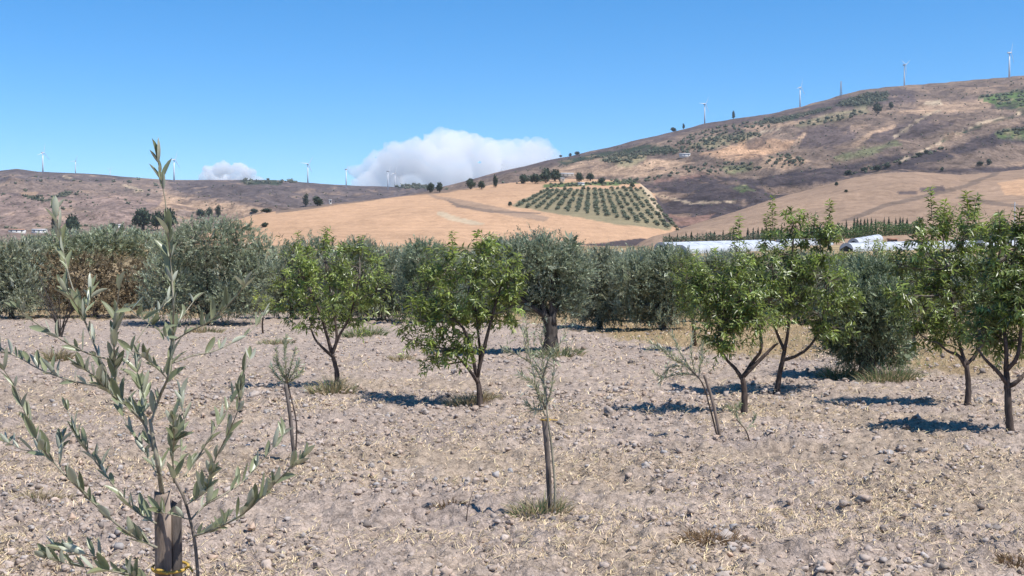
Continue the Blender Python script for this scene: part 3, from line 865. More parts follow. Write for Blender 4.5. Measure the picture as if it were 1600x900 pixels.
# wind turbines
def turbine_meshes():
    B = Bag(); tube(B, [(0, 0, -2), (0, 0, 25), (0, 0, 50)], [1.9, 1.5, 1.05], 14); tw = B.mesh('tower', smooth=True)
    B = Bag(); tube(B, spline([(0, 4.2, 51.2), (0, 2.5, 51.2), (0, -1, 51.2), (0, -3, 51.1)], 3), [1.0, 1.3, 1.6, 1.65, 1.65, 1.6, 1.6, 1.5, 1.3, 1.1], 10); na = B.mesh('nacelle', smooth=True)
    B = Bag(); tube(B, [(0, -3, 51.1), (0, -3.8, 51.1), (0, -4.6, 51.1), (0, -5, 51.1)], [1.25, 1.2, .8, .2], 10); hb = B.mesh('hub', smooth=True)
    B = Bag()
    zz = np.array([0, 2, 5, 12, 19, 25]); ch = np.array([.55, .75, 1.25, .85, .5, .15])
    V = []
    for z, c in zip(zz, ch):
        V += [(-c * .35, -.12, z), (0, -.3 * c, z), (c, 0.12, z), (0, .3 * c, z)]
    q = [(4 * i + j, 4 * i + (j + 1) % 4, 4 * i + 4 + (j + 1) % 4, 4 * i + 4 + j) for i in range(5) for j in range(4)]
    B.add(V, q + [(20, 21, 22, 23)]); bl = B.mesh('blade', smooth=True)
    for me_, mm in ((tw, 'turbine'), (na, 'nacelle'), (hb, 'turbine'), (bl, 'turbine')): me_.materials.append(M[mm])
    return tw, na, hb, bl
TW = turbine_meshes()
TB = [  # x, base y, hub y, yaw, blade angle, label
    (67, 270, 238, 70, 10, 'leftmost white wind turbine on the left ridge, seen nearly edge-on'),
    (118, 271, 251, 0, 25, 'white wind turbine facing the camera, second from the left edge'),
    (172, 275, 262, 10, 50, 'small low wind turbine on the left ridge right of the front-facing one'),
    (272, 282, 249, 60, 20, 'wind turbine just right of the tall foreground olive tip'),
    (481, 286, 256, 40, 35, 'wind turbine on the left ridge right of the small cloud'),
    (541, 292, 264, 80, 5, 'wind turbine at the left edge of the big cloud'),
    (606, 295, 267, 85, 40, 'wind turbine low in front of the big cloud, above the golden field'),
    (617, 292, 268, 30, 15, 'faint wind turbine close beside another, in front of the cloud'),
    (784, 268, 254, 25, 0, 'small wind turbine behind the mountain shoulder at the right end of the cloud'),
    (1101, 192, 162, 35, 30, 'lowest wind turbine on the mountain crest, near a lone dark tree'),
    (1250, 166, 136, 45, 15, 'wind turbine on the mountain crest left of the lattice mast'),
    (1413, 134, 101, 40, 55, 'wind turbine on the mountain crest right of the lattice mast'),
    (1577, 121, 82, 50, 20, 'rightmost and highest wind turbine on the mountain crest'),
]
for x, yb, yh, yaw, ba, lab in TB:
    p = T(x, yb + 1.0, 1500)
    if x in (172, 617, 784): p = P(x, yb + 3, 3500.0)
    s = (yb - yh) / FPX * p[1] / 50.0
    e = empty('wind_turbine', p - np.array([0, 0, .5]), lab, 'wind turbine', 'wind turbines on the ridges', rz=math.radians(yaw))
    e.scale = (s, s, s)
    for nm, me_ in zip(('tower', 'nacelle', 'hub'), TW): link(nm, me_, None, e)
    for k in range(3):
        b_ = link('blade', TW[3], None, e, (0, -3.8, 51.1)); b_.rotation_euler = (0, math.radians(ba + 120 * k), 0)
# lattice mast
p = T(1314, 151, 1500); s = p[1] / FPX
e = empty('lattice_mast', p, 'thin grey lattice mast on the mountain skyline between two turbines', 'mast')
H_, w_ = 24 * s, 3.0 * s
B = Bag()
for sx, sy in ((-1, -1), (1, -1), (1, 1), (-1, 1)):
    tube(B, [(sx * w_ / 2, sy * w_ / 2, -3), (sx * w_ * .12, sy * w_ * .12, H_)], .35, 4)
link('leg_frame', B.mesh('leg_frame'), M['steel'], e)
B = Bag()
for k in range(9):
    z0, z1 = H_ * k / 9, H_ * (k + 1) / 9
    a0, a1 = w_ / 2 * (1 - .76 * k / 9), w_ / 2 * (1 - .76 * (k + 1) / 9)
    for q0, q1 in (((-1, -1), (1, -1)), ((1, -1), (1, 1)), ((1, 1), (-1, 1)), ((-1, 1), (-1, -1))):
        tube(B, [(q0[0] * a0, q0[1] * a0, z0), (q1[0] * a1, q1[1] * a1, z1)], .2, 3)
link('bracing', B.mesh('bracing'), M['steel'], e)

# buildings
def house(x, y, wpx, hpx, dep, label, wall='white_wall', roof='roof_tile', rz=0.2, rise=0.35, windows=2, dmin=190.0, name='farmhouse', cat='house', pt=None):
    p = T(x, y, dmin) if pt is None else pt
    s = p[1] / FPX; w, h = wpx * s, hpx * s; d = dep * w
    e = empty(name, p, label, cat, rz=rz)
    B = Bag(); box(B, (-w / 2, -d / 2, -2.5), (w / 2, d / 2, h)); 
    B.add([(-w / 2, -d / 2, h), (-w / 2, d / 2, h), (-w / 2, 0, h + rise * d / 2)], None, [(0, 2, 1)]); B.add([(w / 2, -d / 2, h), (w / 2, d / 2, h), (w / 2, 0, h + rise * d / 2)], None, [(0, 1, 2)])
    link('wall', B.mesh('wall'), M[wall], e)
    B = Bag(); o_ = .3; rz_ = h + rise * d / 2 + .12
    for sg in (-1, 1):
        y1 = sg * (d / 2 + o_); z1 = h - rise * o_ + .12
        B.add([(-w / 2 - o_, y1, z1), (w / 2 + o_, y1, z1), (w / 2 + o_, 0, rz_), (-w / 2 - o_, 0, rz_), (-w / 2 - o_, y1, z1 + .2), (w / 2 + o_, y1, z1 + .2), (w / 2 + o_, 0, rz_ + .2), (-w / 2 - o_, 0, rz_ + .2)],
              [(0, 1, 2, 3), (4, 5, 6, 7), (0, 1, 5, 4), (1, 2, 6, 5), (3, 0, 4, 7)])
    link('roof', B.mesh('roof'), M[roof], e)
    for k in range(windows):
        B = Bag(); cx = (k + .5) / windows * w - w / 2 + .2
        box(B, (cx - .5, -d / 2 - .06, h * .35), (cx + .5, -d / 2 + .05, h * .8)); link('window', B.mesh('window'), M['dark_open'], e)
    return e
house(886, 277, 20, 4.5, .5, 'pale farmhouse with a grey roof among dark trees above the hillside grove', 'stone_wall', 'grey_roof', .15, .3, 3, 500)
house(878, 284, 7, 5, .8, 'small stone shed at the left below the farmhouse', 'stone_wall', 'grey_roof', .5, .3, 1, 500, 'stone_shed', 'shed')
house(1070, 245, 17, 3.5, .5, 'low whitish house in scrub halfway up the mountain', 'white_wall', 'grey_roof', -.2, .3, 3, 1000)
house(908, 289, 10, 2.4, .5, 'tiny white shed below the farmhouse beside the hedge', 'white_wall', 'grey_roof', .1, .3, 1, 500, 'white_shed', 'shed')
house(516, 319, 3.6, 6.6, 1.0, 'small white hut alone on the golden crest beside two dark trees', 'white_wall', 'white_wall', .2, .1, 1, 500, 'white_hut', 'hut')
house(27, 364, 24, 4, .4, 'long low pinkish shed at the far left foot of the slope', 'white_wall', 'roof_tile', .1, .3, 3, 500, 'long_shed', 'shed')
house(62, 364, 22, 4.5, .4, 'long low pale shed left of the tall dark tree', 'white_wall', 'grey_roof', .05, .3, 3, 500, 'long_shed', 'shed')
house(186, 357, 10, 5, .6, 'small white shed right of the round bush below the left slope', 'white_wall', 'grey_roof', .2, .3, 2, 500, 'white_shed', 'shed')
house(1394, 376, 13, 8, .6, 'small red brick ruin right of the white greenhouse box', 'brick', 'brick', .3, .2, 2, 300, 'brick_shed', 'shed', on_land(1394, 445))

# plastic greenhouses
def tunnel(x0, d0, x1, d1, rad, label, ribs=9):
    a, b_ = on_land(x0, d0), on_land(x1, d1)
    e = empty('greenhouse_tunnel', a, label, 'greenhouse', 'white plastic greenhouse tunnels')
    ax = b_ - a; L = np.linalg.norm(ax[:2]); u = np.array([ax[0] / L, ax[1] / L, 0]); s = np.array([-u[1], u[0], 0])
    th = np.linspace(0, math.pi, 13); n = ribs * 4 + 1
    V = []
    for i in range(n):
        t = i / (n - 1.0); q_ = t * ax
        sagf = 1 - 0.015 * abs(math.sin(i * math.pi / 4)) + random.uniform(-.01, .01)
        for h in th: V.append(q_ + s * math.cos(h) * rad + np.array([0, 0, .5 + math.sin(h) * rad * .8 * sagf]))
    V = np.array(V); m_ = len(th)
    q = [(i * m_ + j, i * m_ + j + 1, (i + 1) * m_ + j + 1, (i + 1) * m_ + j) for i in range(n - 1) for j in range(m_ - 1)]
    B = Bag(); B.add(V, q)
    for i in (0, n - 1):
        c_ = V[i * m_:(i + 1) * m_]; B.add(np.concatenate([c_, [c_.mean(0)]]), None, [(j, j + 1, m_) for j in range(m_ - 1)])
    link('plastic_cover', B.mesh('plastic_cover'), M['plastic'], e)
    B = Bag()
    for sg in (-1, 1):
        p0 = s * sg * rad * 1.005; B.add([p0 + (0, 0, -1), p0 + ax + (0, 0, -1), p0 + ax + (0, 0, .52), p0 + (0, 0, .52)], [(0, 1, 2, 3)])
    link('side_wall', B.mesh('side_wall'), M['plastic'], e)
    for i in range(0, n, 8):
        B = Bag(); t = i / (n - 1.0)
        tube(B, [t * ax + s * math.cos(h) * (rad + .03) + np.array([0, 0, .5 + math.sin(h) * (rad + .03) * .8]) for h in th], .05, 4)
        link('hoop', B.mesh('hoop'), M['steel'], e)
tunnel(1032, 372, 1196, 430, 2.15, 'long white plastic tunnel, left and farthest, below the cypress row')
tunnel(1046, 345, 1206, 395, 2.15, 'white plastic tunnel just in front of the long left one')
tunnel(1062, 318, 1215, 362, 2.15, 'nearest white plastic tunnel of the left set, mostly behind leaves')
tunnel(1218, 432, 1294, 446, 2.4, 'white plastic tunnel in the middle, seen between two leafy tops')
tunnel(1333, 452, 1371, 462, 2.4, 'short white plastic tunnel beside the brick ruin')
tunnel(1322, 330, 1425, 345, 2.3, 'white plastic tunnel below the brick ruin')
tunnel(1432, 350, 1520, 360, 2.15, 'white plastic tunnel right of the ruin behind the leafy crowns')
tunnel(1530, 350, 1640, 360, 2.15, 'white plastic tunnel at the right edge behind the crowns')

# cypress windbreak behind the greenhouses, one by one
_TENS = {2: ('twenty', 'twentieth'), 3: ('thirty', 'thirtieth'), 4: ('forty', 'fortieth'), 5: ('fifty', 'fiftieth'), 6: ('sixty', 'sixtieth')}
def ordinal(n):
    if n <= 18: return ORD[n - 1]
    if n == 19: return 'nineteenth'
    a_, b_ = divmod(n, 10)
    return _TENS[a_][1] if b_ == 0 else _TENS[a_][0] + '-' + ORD[b_ - 1]
x = 1046.0; k = 0
while x < 1428:
    d = np.interp(x, [1040, 1200, 1430], [470, 478, 490])
    h = random.uniform(9, 15) * (1.15 if x > 1320 else .9)
    far_tree(x, 0, h * .75 + 13, random.uniform(3.6, 5.6), 'cypress', 'slim dark cypress behind the white greenhouses, %s from the left in its row' % ordinal(k + 1), 'cypresses in the windbreak row', 'cypress_tree', 'tree', pt=on_land(x, d))
    x += random.choice((random.uniform(4, 7), random.uniform(7, 14))); k += 1
def hedge(name, label, x0, x1, d0, d1, h, w, n, mat):
    B = Bag()
    t = rng.uniform(0, 1, n); d = d0 + (d1 - d0) * t; xx = x0 + (x1 - x0) * t
    a, _ = ray(xx, 420.0); X_, Y_ = a * d, d + rng.uniform(-w, w, n)
    Z_ = terrain(X_, Y_) + rng.uniform(0, 1, n) * h * (0.75 + .35 * fbm(X_ / 6, Y_ / 6, 2, 80))
    c = np.stack([X_, Y_, Z_], -1)
    V_, q_, _, per = leaf_geo(c, norm(rng.normal(size=(n, 3)) + np.array([0, 0, .6])), norm(rng.normal(size=(n, 3)) + np.array([0, 0, .6])), rng.uniform(.3, .8, n), rng.uniform(.2, .5, n), kind='diamond')
    B.add(V_, q_, None, np.repeat(np.clip(1 + rng.normal(0, .3, n), .4, 2), per)[:, None] * np.ones(3))
    return tag(link(name, B.mesh(name), mat), label, 'hedge')
M['hedge_leaf'] = leaf_mat('hedge_leaf', (0.085, 0.14, 0.04), (0.12, 0.18, 0.06), 0.5, 0.2, 0.3)
hedge('vine_hedge', 'bright green hedge along the cypress row behind the greenhouses', 1190, 1440, 462, 480, 5.6, 3.0, 13000, M['hedge_leaf'])
hedge('dark_hedge', 'dark green hedge strip left of the cypress row at the foot of the slope', 1036, 1200, 462, 468, 4.4, 1.5, 6000, M['grove_leaf'])
hedge('orchard_hedge', 'dark green orchard belt at the right edge below the golden slope', 1500, 1700, 430, 330, 9.0, 6.0, 16000, M['hedge_leaf'])
p = on_land(1585, 300); e = empty('utility_pole', p, 'thin grey utility pole at the right edge above the orchard belt', 'pole')
B = Bag(); tube(B, [(0, 0, -1), (0, 0, 12.2)], [.16, .11], 8); link('post', B.mesh('post'), M['steel'], e)
B = Bag(); tube(B, [(-.8, 0, 11.6), (.8, 0, 11.6)], .06, 5); link('cross_arm', B.mesh('cross_arm'), M['steel'], e)

# ------------------------------------------------------------------ orchard trees
def fruit_tree(base, trunk, limbs, blobs, label, nsh=330, group='leafy fruit trees in the orchard', leafs=1.0, warm=0.12, name='almond_tree', tr=0.042, d=None, tips=()):
    """young almond: traced trunk and limbs (photo pixels), shoots of folded leaves through the crown"""
    leafs = leafs * random.uniform(.84, 1.16); warm = warm + random.uniform(-.1, .14)
    g = G(*base); d = g[1] if d is None else d
    s = d / FPX
    e = empty(name, g, label, 'tree', group)
    def w(pts, spread=0.0):
        out = []
        for i, (x, y) in enumerate(pts):
            out.append(P(x, y, d + (random.uniform(-spread, spread) if i else 0)))
        return np.array(out)
    tp = w(trunk); tp[0] = g - np.array([0, 0, .06])
    B = Bag()
    sp = spline(tp, 6); n = len(sp)
    rad = np.linspace(tr * 1.15, tr * .8, n); rad[:2] *= 1.35
    tube(B, sp, rad, 9, .07)
    link('trunk', B.mesh('trunk', g, True), M['bark'], e)
    bl = px_blobs(blobs, d)
    top = tp[-1]
    ends = [top]
    for lb in limbs:
        lp = w(lb, .12); k = int(np.argmin(np.linalg.norm(sp - lp[0], axis=1))); lp[0] = sp[k]
        B = Bag(); q = spline(lp, 6)
        tube(B, q, np.linspace(tr * .75, tr * .28, len(q)), 7, .06)
        link('limb', B.mesh('limb', g, True), M['bark'], e)
        ends += list(q[len(q) // 2::3])
    ends = np.array(ends)
    # secondary branches from the nearest limb into every clump
    B = Bag()
    bc = np.array(bl)[:, :3]
    skel = list(ends)
    for c_ in bc:
        k = int(np.argmin(np.linalg.norm(ends - c_, axis=1) + 1.2 * np.maximum(0, ends[:, 2] - c_[2])))
        a = ends[k]
        mid = (a + c_) / 2 + np.array([random.uniform(-.06, .06), random.uniform(-.06, .06), -.04])
        q = spline([a, mid, c_], 5)
        tube(B, q, np.linspace(tr * .34, tr * .16, len(q)), 5, .05)
        skel += list(q[3:])
    skel = np.array(skel)
    # leafy shoots
    bl = [tuple(np.array(b_) * np.array([1, 1, 1, 1.1, 1.1, 1.06])) for b_ in bl]
    pts, u, k = sample_blobs(bl, int(nsh * .64 * random.uniform(.9, 1.1)), .5)
    ok = pts[:, 2] > g[2] + .25; pts = pts[ok]; u = u[ok]
    near = skel[np.argmin(((pts[:, None] - skel[None]) ** 2).sum(-1), 1)]
    D = norm(norm(pts - near) * .9 + u * .45 + np.array([0, 0, .55]) + rng.normal(0, .35, pts.shape))
    L = rng.uniform(.14, .44, len(pts))
    S = pts - D * L[:, None] * .5
    stems(B, near + (S - near) * .0, S, .006, .0045)
    E = S + D * L[:, None]
    stems(B, S, E, .0042, .002)
    # long leader shoots standing out of the crown
    for (x, y, y2) in tips:
        a = P(x, y, d + random.uniform(-.1, .1)); b_ = P(x + random.uniform(-5, 5), y2, d + random.uniform(-.1, .1))
        stems(B, a[None], b_[None], .006, .002)
        m_ = max(2, int(np.linalg.norm(b_ - a) / .12))
        tt = (np.arange(m_) / m_)[:, None]
        S = np.concatenate([S, a + (b_ - a) * tt]); D = np.concatenate([D, np.tile(norm(b_ - a), (m_, 1))]); L = np.concatenate([L, np.full(m_, .16)])
    link('branches', B.mesh('branches', g), M['twig'], e)['kind'] = 'stuff'
    st = np.clip(1 + rng.normal(0, .2, (len(S), 1)), .55, 1.6) * np.array([1, 1, 1]) * random.uniform(.88, 1.15)
    V, q, t, c = shoots(S, D, L, 17, .118 * leafs, .036 * leafs, 1.05, .16, .42, .12, 'fold', .32, st, warm)
    B = Bag(); B.add(V, q, t, c)
    o = link('crown', B.mesh('crown', g), M['almond_leaf'], e); o['kind'] = 'stuff'
    return e

fruit_tree((526, 604), [(526, 604), (526, 580), (519, 553)],
    [[(521, 556), (508, 547), (493, 531), (486, 515)], [(520, 553), (526, 528), (522, 490), (512, 430)], [(520, 553), (530, 525), (548, 490), (562, 430)], [(524, 530), (500, 490), (474, 430)]],
    [(470, 430, 30, 42), (508, 408, 38, 36), (556, 418, 38, 45), (520, 455, 58, 46), (490, 500, 38, 28), (545, 492, 40, 34), (452, 468, 24, 26), (588, 455, 26, 34), (460, 390, 20, 18), (505, 374, 18, 13), (560, 383, 18, 14), (440, 435, 18, 14)],
    'leafy almond tree left of centre with a grassy tuft at its foot', 400, tips=[(470, 400, 362), (505, 390, 356), (566, 395, 366), (590, 430, 398)])
fruit_tree((750, 632), [(750, 632), (749, 610), (745, 590)],
    [[(746, 598), (736, 582), (722, 565), (700, 545)], [(746, 592), (750, 560), (747, 520), (738, 440)], [(748, 560), (728, 520), (690, 480)], [(748, 530), (770, 490), (785, 440)]],
    [(700, 415, 42, 32), (758, 405, 38, 36), (668, 452, 36, 36), (730, 450, 52, 42), (656, 500, 38, 32), (702, 500, 48, 38), (760, 475, 45, 38), (634, 528, 22, 16), (690, 543, 34, 24), (676, 566, 18, 12), (792, 440, 28, 36), (800, 478, 20, 26), (722, 540, 24, 22)],
    'leafy almond tree in the middle with a low forked trunk and drooping left side', 440, tips=[(708, 400, 362), (744, 392, 358), (770, 395, 368), (812, 440, 395)])
fruit_tree((1163, 640), [(1163, 640), (1163, 612), (1160, 590)],
    [[(1161, 592), (1148, 575), (1134, 560), (1120, 530)], [(1161, 590), (1176, 566), (1190, 540), (1180, 480), (1160, 420)], [(1190, 545), (1204, 546), (1216, 536)]],
    [(1130, 500, 36, 42), (1108, 450, 32, 36), (1156, 470, 42, 46), (1150, 424, 34, 28), (1128, 532, 28, 22), (1088, 446, 22, 28), (1150, 388, 9, 16), (1180, 500, 28, 32)],
    'smaller almond tree with a Y-shaped fork, left front one of the touching pair', 350, tips=[(1152, 380, 338), (1148, 390, 352), (1120, 420, 385), (1092, 420, 392)])
fruit_tree((1213, 610), [(1213, 610), (1219, 580), (1226, 548)],
    [[(1226, 550), (1216, 525), (1206, 495), (1204, 440)], [(1226, 550), (1232, 510), (1236, 430), (1240, 370)], [(1224, 566), (1244, 556), (1266, 540), (1284, 505), (1292, 440)]],
    [(1206, 418, 42, 36), (1250, 404, 40, 42), (1240, 352, 22, 22), (1268, 362, 24, 22), (1290, 430, 34, 42), (1230, 460, 48, 42), (1278, 490, 38, 32), (1312, 460, 30, 36), (1200, 476, 34, 38), (1194, 380, 9, 18), (1298, 372, 16, 22), (1172, 444, 34, 34), (1300, 510, 30, 22)],
    'taller almond tree behind, right one of the touching pair, spreading over three limbs', 540, tips=[(1208, 370, 308), (1240, 350, 322), (1254, 350, 330), (1298, 372, 315), (1272, 360, 340), (1196, 370, 333), (1290, 380, 340)])
fruit_tree((1512, 637), [(1512, 637), (1513, 600), (1510, 570)],
    [[(1511, 575), (1498, 556), (1480, 548), (1466, 536)], [(1510, 570), (1500, 540), (1492, 490), (1480, 420)], [(1510, 572), (1526, 552), (1534, 525), (1540, 460)]],
    [(1440, 430, 38, 38), (1488, 420, 44, 46), (1450, 480, 38, 36), (1500, 480, 46, 42), (1440, 378, 26, 32), (1472, 352, 18, 26), (1512, 360, 22, 40), (1434, 518, 28, 22), (1482, 524, 34, 22), (1540, 440, 28, 44), (1402, 412, 22, 26), (1412, 460, 24, 28)],
    'almond tree near the right edge, left one of two with forked dark trunks', 520, tips=[(1456, 345, 294), (1475, 345, 310), (1513, 340, 300), (1522, 345, 306), (1436, 370, 338), (1540, 400, 350)])
fruit_tree((1580, 676), [(1580, 676), (1576, 640), (1574, 600), (1572, 580)],
    [[(1574, 600), (1560, 582), (1540, 562), (1528, 546)], [(1572, 580), (1572, 540), (1564, 480), (1560, 410)], [(1575, 606), (1594, 592), (1612, 566), (1622, 520)], [(1572, 575), (1590, 555), (1596, 500), (1600, 440)]],
    [(1558, 478, 36, 42), (1602, 470, 38, 46), (1570, 420, 38, 38), (1560, 528, 34, 26), (1610, 528, 28, 28), (1590, 382, 32, 26), (1564, 366, 18, 22), (1624, 420, 28, 38), (1532, 518, 24, 26), (1604, 352, 18, 16)],
    'almond tree cut by the right edge, nearest of the fruit trees', 480, tips=[(1592, 360, 330), (1566, 360, 335), (1612, 350, 325)])
fruit_tree((1312, 556), [(1312, 556), (1316, 530), (1322, 505)], [[(1320, 510), (1335, 480), (1340, 430)], [(1320, 510), (1305, 480), (1310, 430)]],
    [(1330, 430, 42, 38), (1376, 425, 36, 38), (1345, 475, 44, 36), (1312, 480, 32, 36), (1365, 395, 24, 22), (1390, 470, 30, 36), (1330, 510, 34, 22)],
    'yellowish green almond tree behind the dark-trunked olive on the right', 470, warm=.25, tips=[(1372, 400, 375), (1340, 405, 385)], d=31.0)
fruit_tree((1086, 540), [(1086, 540), (1084, 515), (1082, 495)], [[(1083, 498), (1076, 470), (1072, 430)], [(1083, 498), (1094, 470), (1096, 440)]],
    [(1075, 432, 24, 32), (1082, 468, 26, 28), (1064, 410, 14, 16), (1092, 440, 18, 26)],
    'slender bright green almond tree just left of the touching pair', 300, warm=.25, tips=[(1062, 410, 388)], d=30.0)
fruit_tree((411, 521), [(411, 521), (410, 505), (413, 490)], [[(412, 495), (404, 480), (396, 460)], [(412, 495), (424, 478), (432, 450)]],
    [(424, 446, 26, 8), (430, 476, 24, 9), (402, 462, 10, 10)],
    'small sparse almond sapling with bare twigs left of the leafy almond', 46, warm=.35, tr=.024, d=36.0)
fruit_tree((1425, 560), [(1425, 560), (1428, 530), (1430, 510)], [[(1429, 515), (1420, 480), (1415, 440)], [(1429, 515), (1445, 490), (1460, 450)]],
    [(1420, 440, 38, 40), (1455, 460, 38, 44), (1430, 495, 38, 30), (1400, 415, 24, 26), (1470, 505, 32, 26), (1450, 410, 30, 28)],
    'leafy almond tree filling the gap left of the forked right-hand trees', 430, warm=.18, d=30.0)

def olive_tree(base, blobs, label, nsh=900, leaf=.085, trunk=None, tr=.10, d=None, mat='olive_leaf', tint=(1, 1, 1), bare=0, group='grown olive trees behind the almonds', name='olive_tree', tw=True, up=.6, hang=.1, nl=15, low=0):
    """grown olive: stout trunk and limbs, feathery shoots of narrow leaves"""
    g = G(*base); d = g[1] if d is None else d
    if abs(d - g[1]) > .01:
        a, _ = ray(float(base[0]), 420.0); g = np.array([a * d, d, float(gh(a * d, d))])
    e = empty(name, g, label, 'tree', group)
    bl = px_blobs([(b_[0], b_[1], b_[2] * 1.12, b_[3] * 1.08) + tuple(b_[4:]) for b_ in blobs], d, .9, g[2])
    bc = np.array(bl)
    s = d / FPX
    cz = bc[:, 2].min()
    B = Bag()
    fork = g + np.array([0, 0, max(.35, (cz - g[2]) * .55)])
    if trunk: fork = P(trunk[-1][0], trunk[-1][1], d)
    mid = [P(x, y, d) for x, y in trunk[1:-1]] if trunk else [(g + fork) / 2 + np.array([random.uniform(-.06, .06), 0, 0])]
    sp = spline([g - np.array([0, 0, .1])] + mid + [fork], 6)
    rad = tr * (1.0 + .45 * np.exp(-np.linspace(0, 5, len(sp)))) * np.linspace(1, .85, len(sp))
    tube(B, sp, rad, 12, .09)
    link('trunk', B.mesh('trunk', g, True), M['olive_bark'], e)
    B = Bag(); skel = [fork]
    for c_ in bc[:, :3]:
        q = spline([sp[-3] + rng.normal(0, tr * .3, 3), (fork + c_) / 2 + rng.normal(0, .1, 3) + np.array([0, 0, .05]), c_], 6)
        tube(B, q, np.linspace(tr * .42, tr * .1, len(q)), 6, .08); skel += list(q[4:])
    skel = np.array(skel)
    if d > 38: low = 110
    pts, u, k = sample_blobs(bl, int(nsh * 1.2), .55)
    if low:
        # basal suckers round the foot
        m_ = low; th = rng.uniform(0, 6.28, m_); rr = rng.uniform(.05, .6 if d < 38 else np.ptp(bc[:, 0]) * .5 + .5, m_)
        pts = np.concatenate([pts, g + np.stack([rr * np.cos(th), rr * np.sin(th), rng.uniform(.1, .75, m_)], -1)]); u = np.concatenate([u, np.tile([0, 0, 1.], (m_, 1))])
    ok = pts[:, 2] > g[2] + .12; pts, u = pts[ok], u[ok]
    near = skel[np.argmin(((pts[:, None] - skel[None]) ** 2).sum(-1), 1)]
    D = norm(u * .7 + np.array([0, 0, up]) + rng.normal(0, .42, pts.shape))
    L = rng.uniform(.25, .55, len(pts)) * max(1, leaf / .085) ** .5; leaf = leaf * 1.34
    S = pts - D * L[:, None] * .4
    sel = rng.uniform(size=len(S)) < (.14 if tw else .04)
    stems(B, near[sel], S[sel], .006, .003)
    if bare:
        q_, uu, _ = sample_blobs(bl, bare, .3); q_[:, 2] -= .25
        nn = skel[np.argmin(((q_[:, None] - skel[None]) ** 2).sum(-1), 1)]
        stems(B, nn, q_, .009, .004); stems(B, q_, q_ + norm(uu + rng.normal(0, .4, q_.shape)) * .45, .006, .002)
    link('branches', B.mesh('branches', g), M['olive_bark'], e)['kind'] = 'stuff'
    st = np.clip(1 + rng.normal(0, .16, (len(S), 1)), .5, 1.6) * np.array(tint)
    V, q, t, c = shoots(S, D, L, nl, leaf, leaf * .27, .62, .05, hang, .1, 'diamond', .26, st)
    B = Bag(); B.add(V, q, t, c)
    # larger leaf clusters deep inside the crown, tinted slightly darker
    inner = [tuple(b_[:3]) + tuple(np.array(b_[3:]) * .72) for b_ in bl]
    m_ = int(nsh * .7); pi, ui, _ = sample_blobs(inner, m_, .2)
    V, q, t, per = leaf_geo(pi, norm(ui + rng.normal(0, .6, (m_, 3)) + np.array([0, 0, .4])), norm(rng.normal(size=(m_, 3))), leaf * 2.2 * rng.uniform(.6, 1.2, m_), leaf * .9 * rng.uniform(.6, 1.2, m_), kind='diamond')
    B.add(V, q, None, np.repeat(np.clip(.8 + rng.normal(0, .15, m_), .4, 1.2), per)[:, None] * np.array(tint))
    link('crown', B.mesh('crown', g), M[mat], e)['kind'] = 'stuff'
    return e
olive_tree((18, 494), [(0, 420, 46, 50), (34, 402, 44, 32), (-40, 415, 50, 50), (36, 450, 30, 36), (-5, 460, 46, 30), (40, 470, 24, 18)], 'silvery olive tree cut by the left edge behind the foreground sapling', 1100, .11, d=50.0, tint=(1.15, 1.12, 1.05))
olive_tree((150, 494), [(132, 430, 56, 40), (192, 432, 50, 40), (84, 428, 40, 36), (222, 440, 30, 34), (150, 460, 64, 26), (100, 462, 40, 24), (205, 462, 40, 24)], 'broad bush of withered rust-brown leaves among the left olives', 800, .115, d=51.0, mat='brown_leaf', group=None, name='withered_tree', up=.1, hang=.3, bare=60)
olive_tree((120, 484), [(104, 384, 46, 24), (180, 378, 50, 24), (56, 392, 36, 22), (140, 392, 60, 26), (230, 384, 40, 24)], 'pale silvery olive rising just behind the rust-brown bush', 1200, .14, d=60.0, tint=(1.35, 1.35, 1.25))
olive_tree((325, 506), [(322, 378, 58, 40), (372, 382, 42, 40), (282, 392, 46, 40), (344, 430, 66, 46), (262, 440, 42, 46), (392, 430, 32, 42), (410, 402, 24, 34), (300, 470, 46, 26), (370, 468, 46, 28), (250, 468, 34, 24)], 'largest silvery olive on the left with purplish bare twigs below its crown', 2200, .095, d=45.0, tint=(1.2, 1.22, 1.12), bare=260)
olive_tree((455, 492), [(452, 425, 40, 45), (490, 405, 42, 38), (425, 440, 24, 36), (470, 464, 48, 26), (425, 470, 26, 22)], 'grey olive half hidden behind the left almond tree', 1100, .11, d=50.0, tint=(1.05, 1.08, 1.0), bare=60)
olive_tree((598, 496), [(570, 420, 44, 44), (612, 428, 36, 42), (590, 468, 52, 28), (560, 395, 30, 22), (628, 464, 26, 28)], 'grey olive between the two leafy almonds, left of the dark round one', 1200, .105, d=48.0, tint=(1.1, 1.12, 1.05), bare=80)
olive_tree((672, 502), [(662, 404, 36, 30), (690, 428, 38, 42), (652, 446, 32, 38), (675, 476, 46, 24), (700, 470, 34, 26)], 'dense dark green round olive behind the middle almond', 1300, .10, d=46.0, tint=(.9, 1.0, .88))
olive_tree((858, 554), [(838, 402, 56, 36), (880, 420, 50, 42), (800, 412, 46, 38), (850, 460, 56, 36), (806, 460, 40, 32), (888, 466, 30, 34), (775, 398, 32, 26), (890, 384, 12, 16, 0), (760, 430, 30, 36)], 'broad olive with a thick dark trunk right of the middle almond', 2200, .075, trunk=[(858, 554), (862, 525), (856, 495)], tr=.17, tint=(1.08, 1.12, 1.05), low=26)
olive_tree((936, 514), [(930, 430, 34, 36), (960, 438, 34, 42), (922, 474, 32, 28), (944, 404, 22, 18), (955, 478, 34, 22)], 'greyish thin olive right of the thick dark trunk', 1000, .10, d=42.0, tint=(1.15, 1.12, 1.05), bare=120)
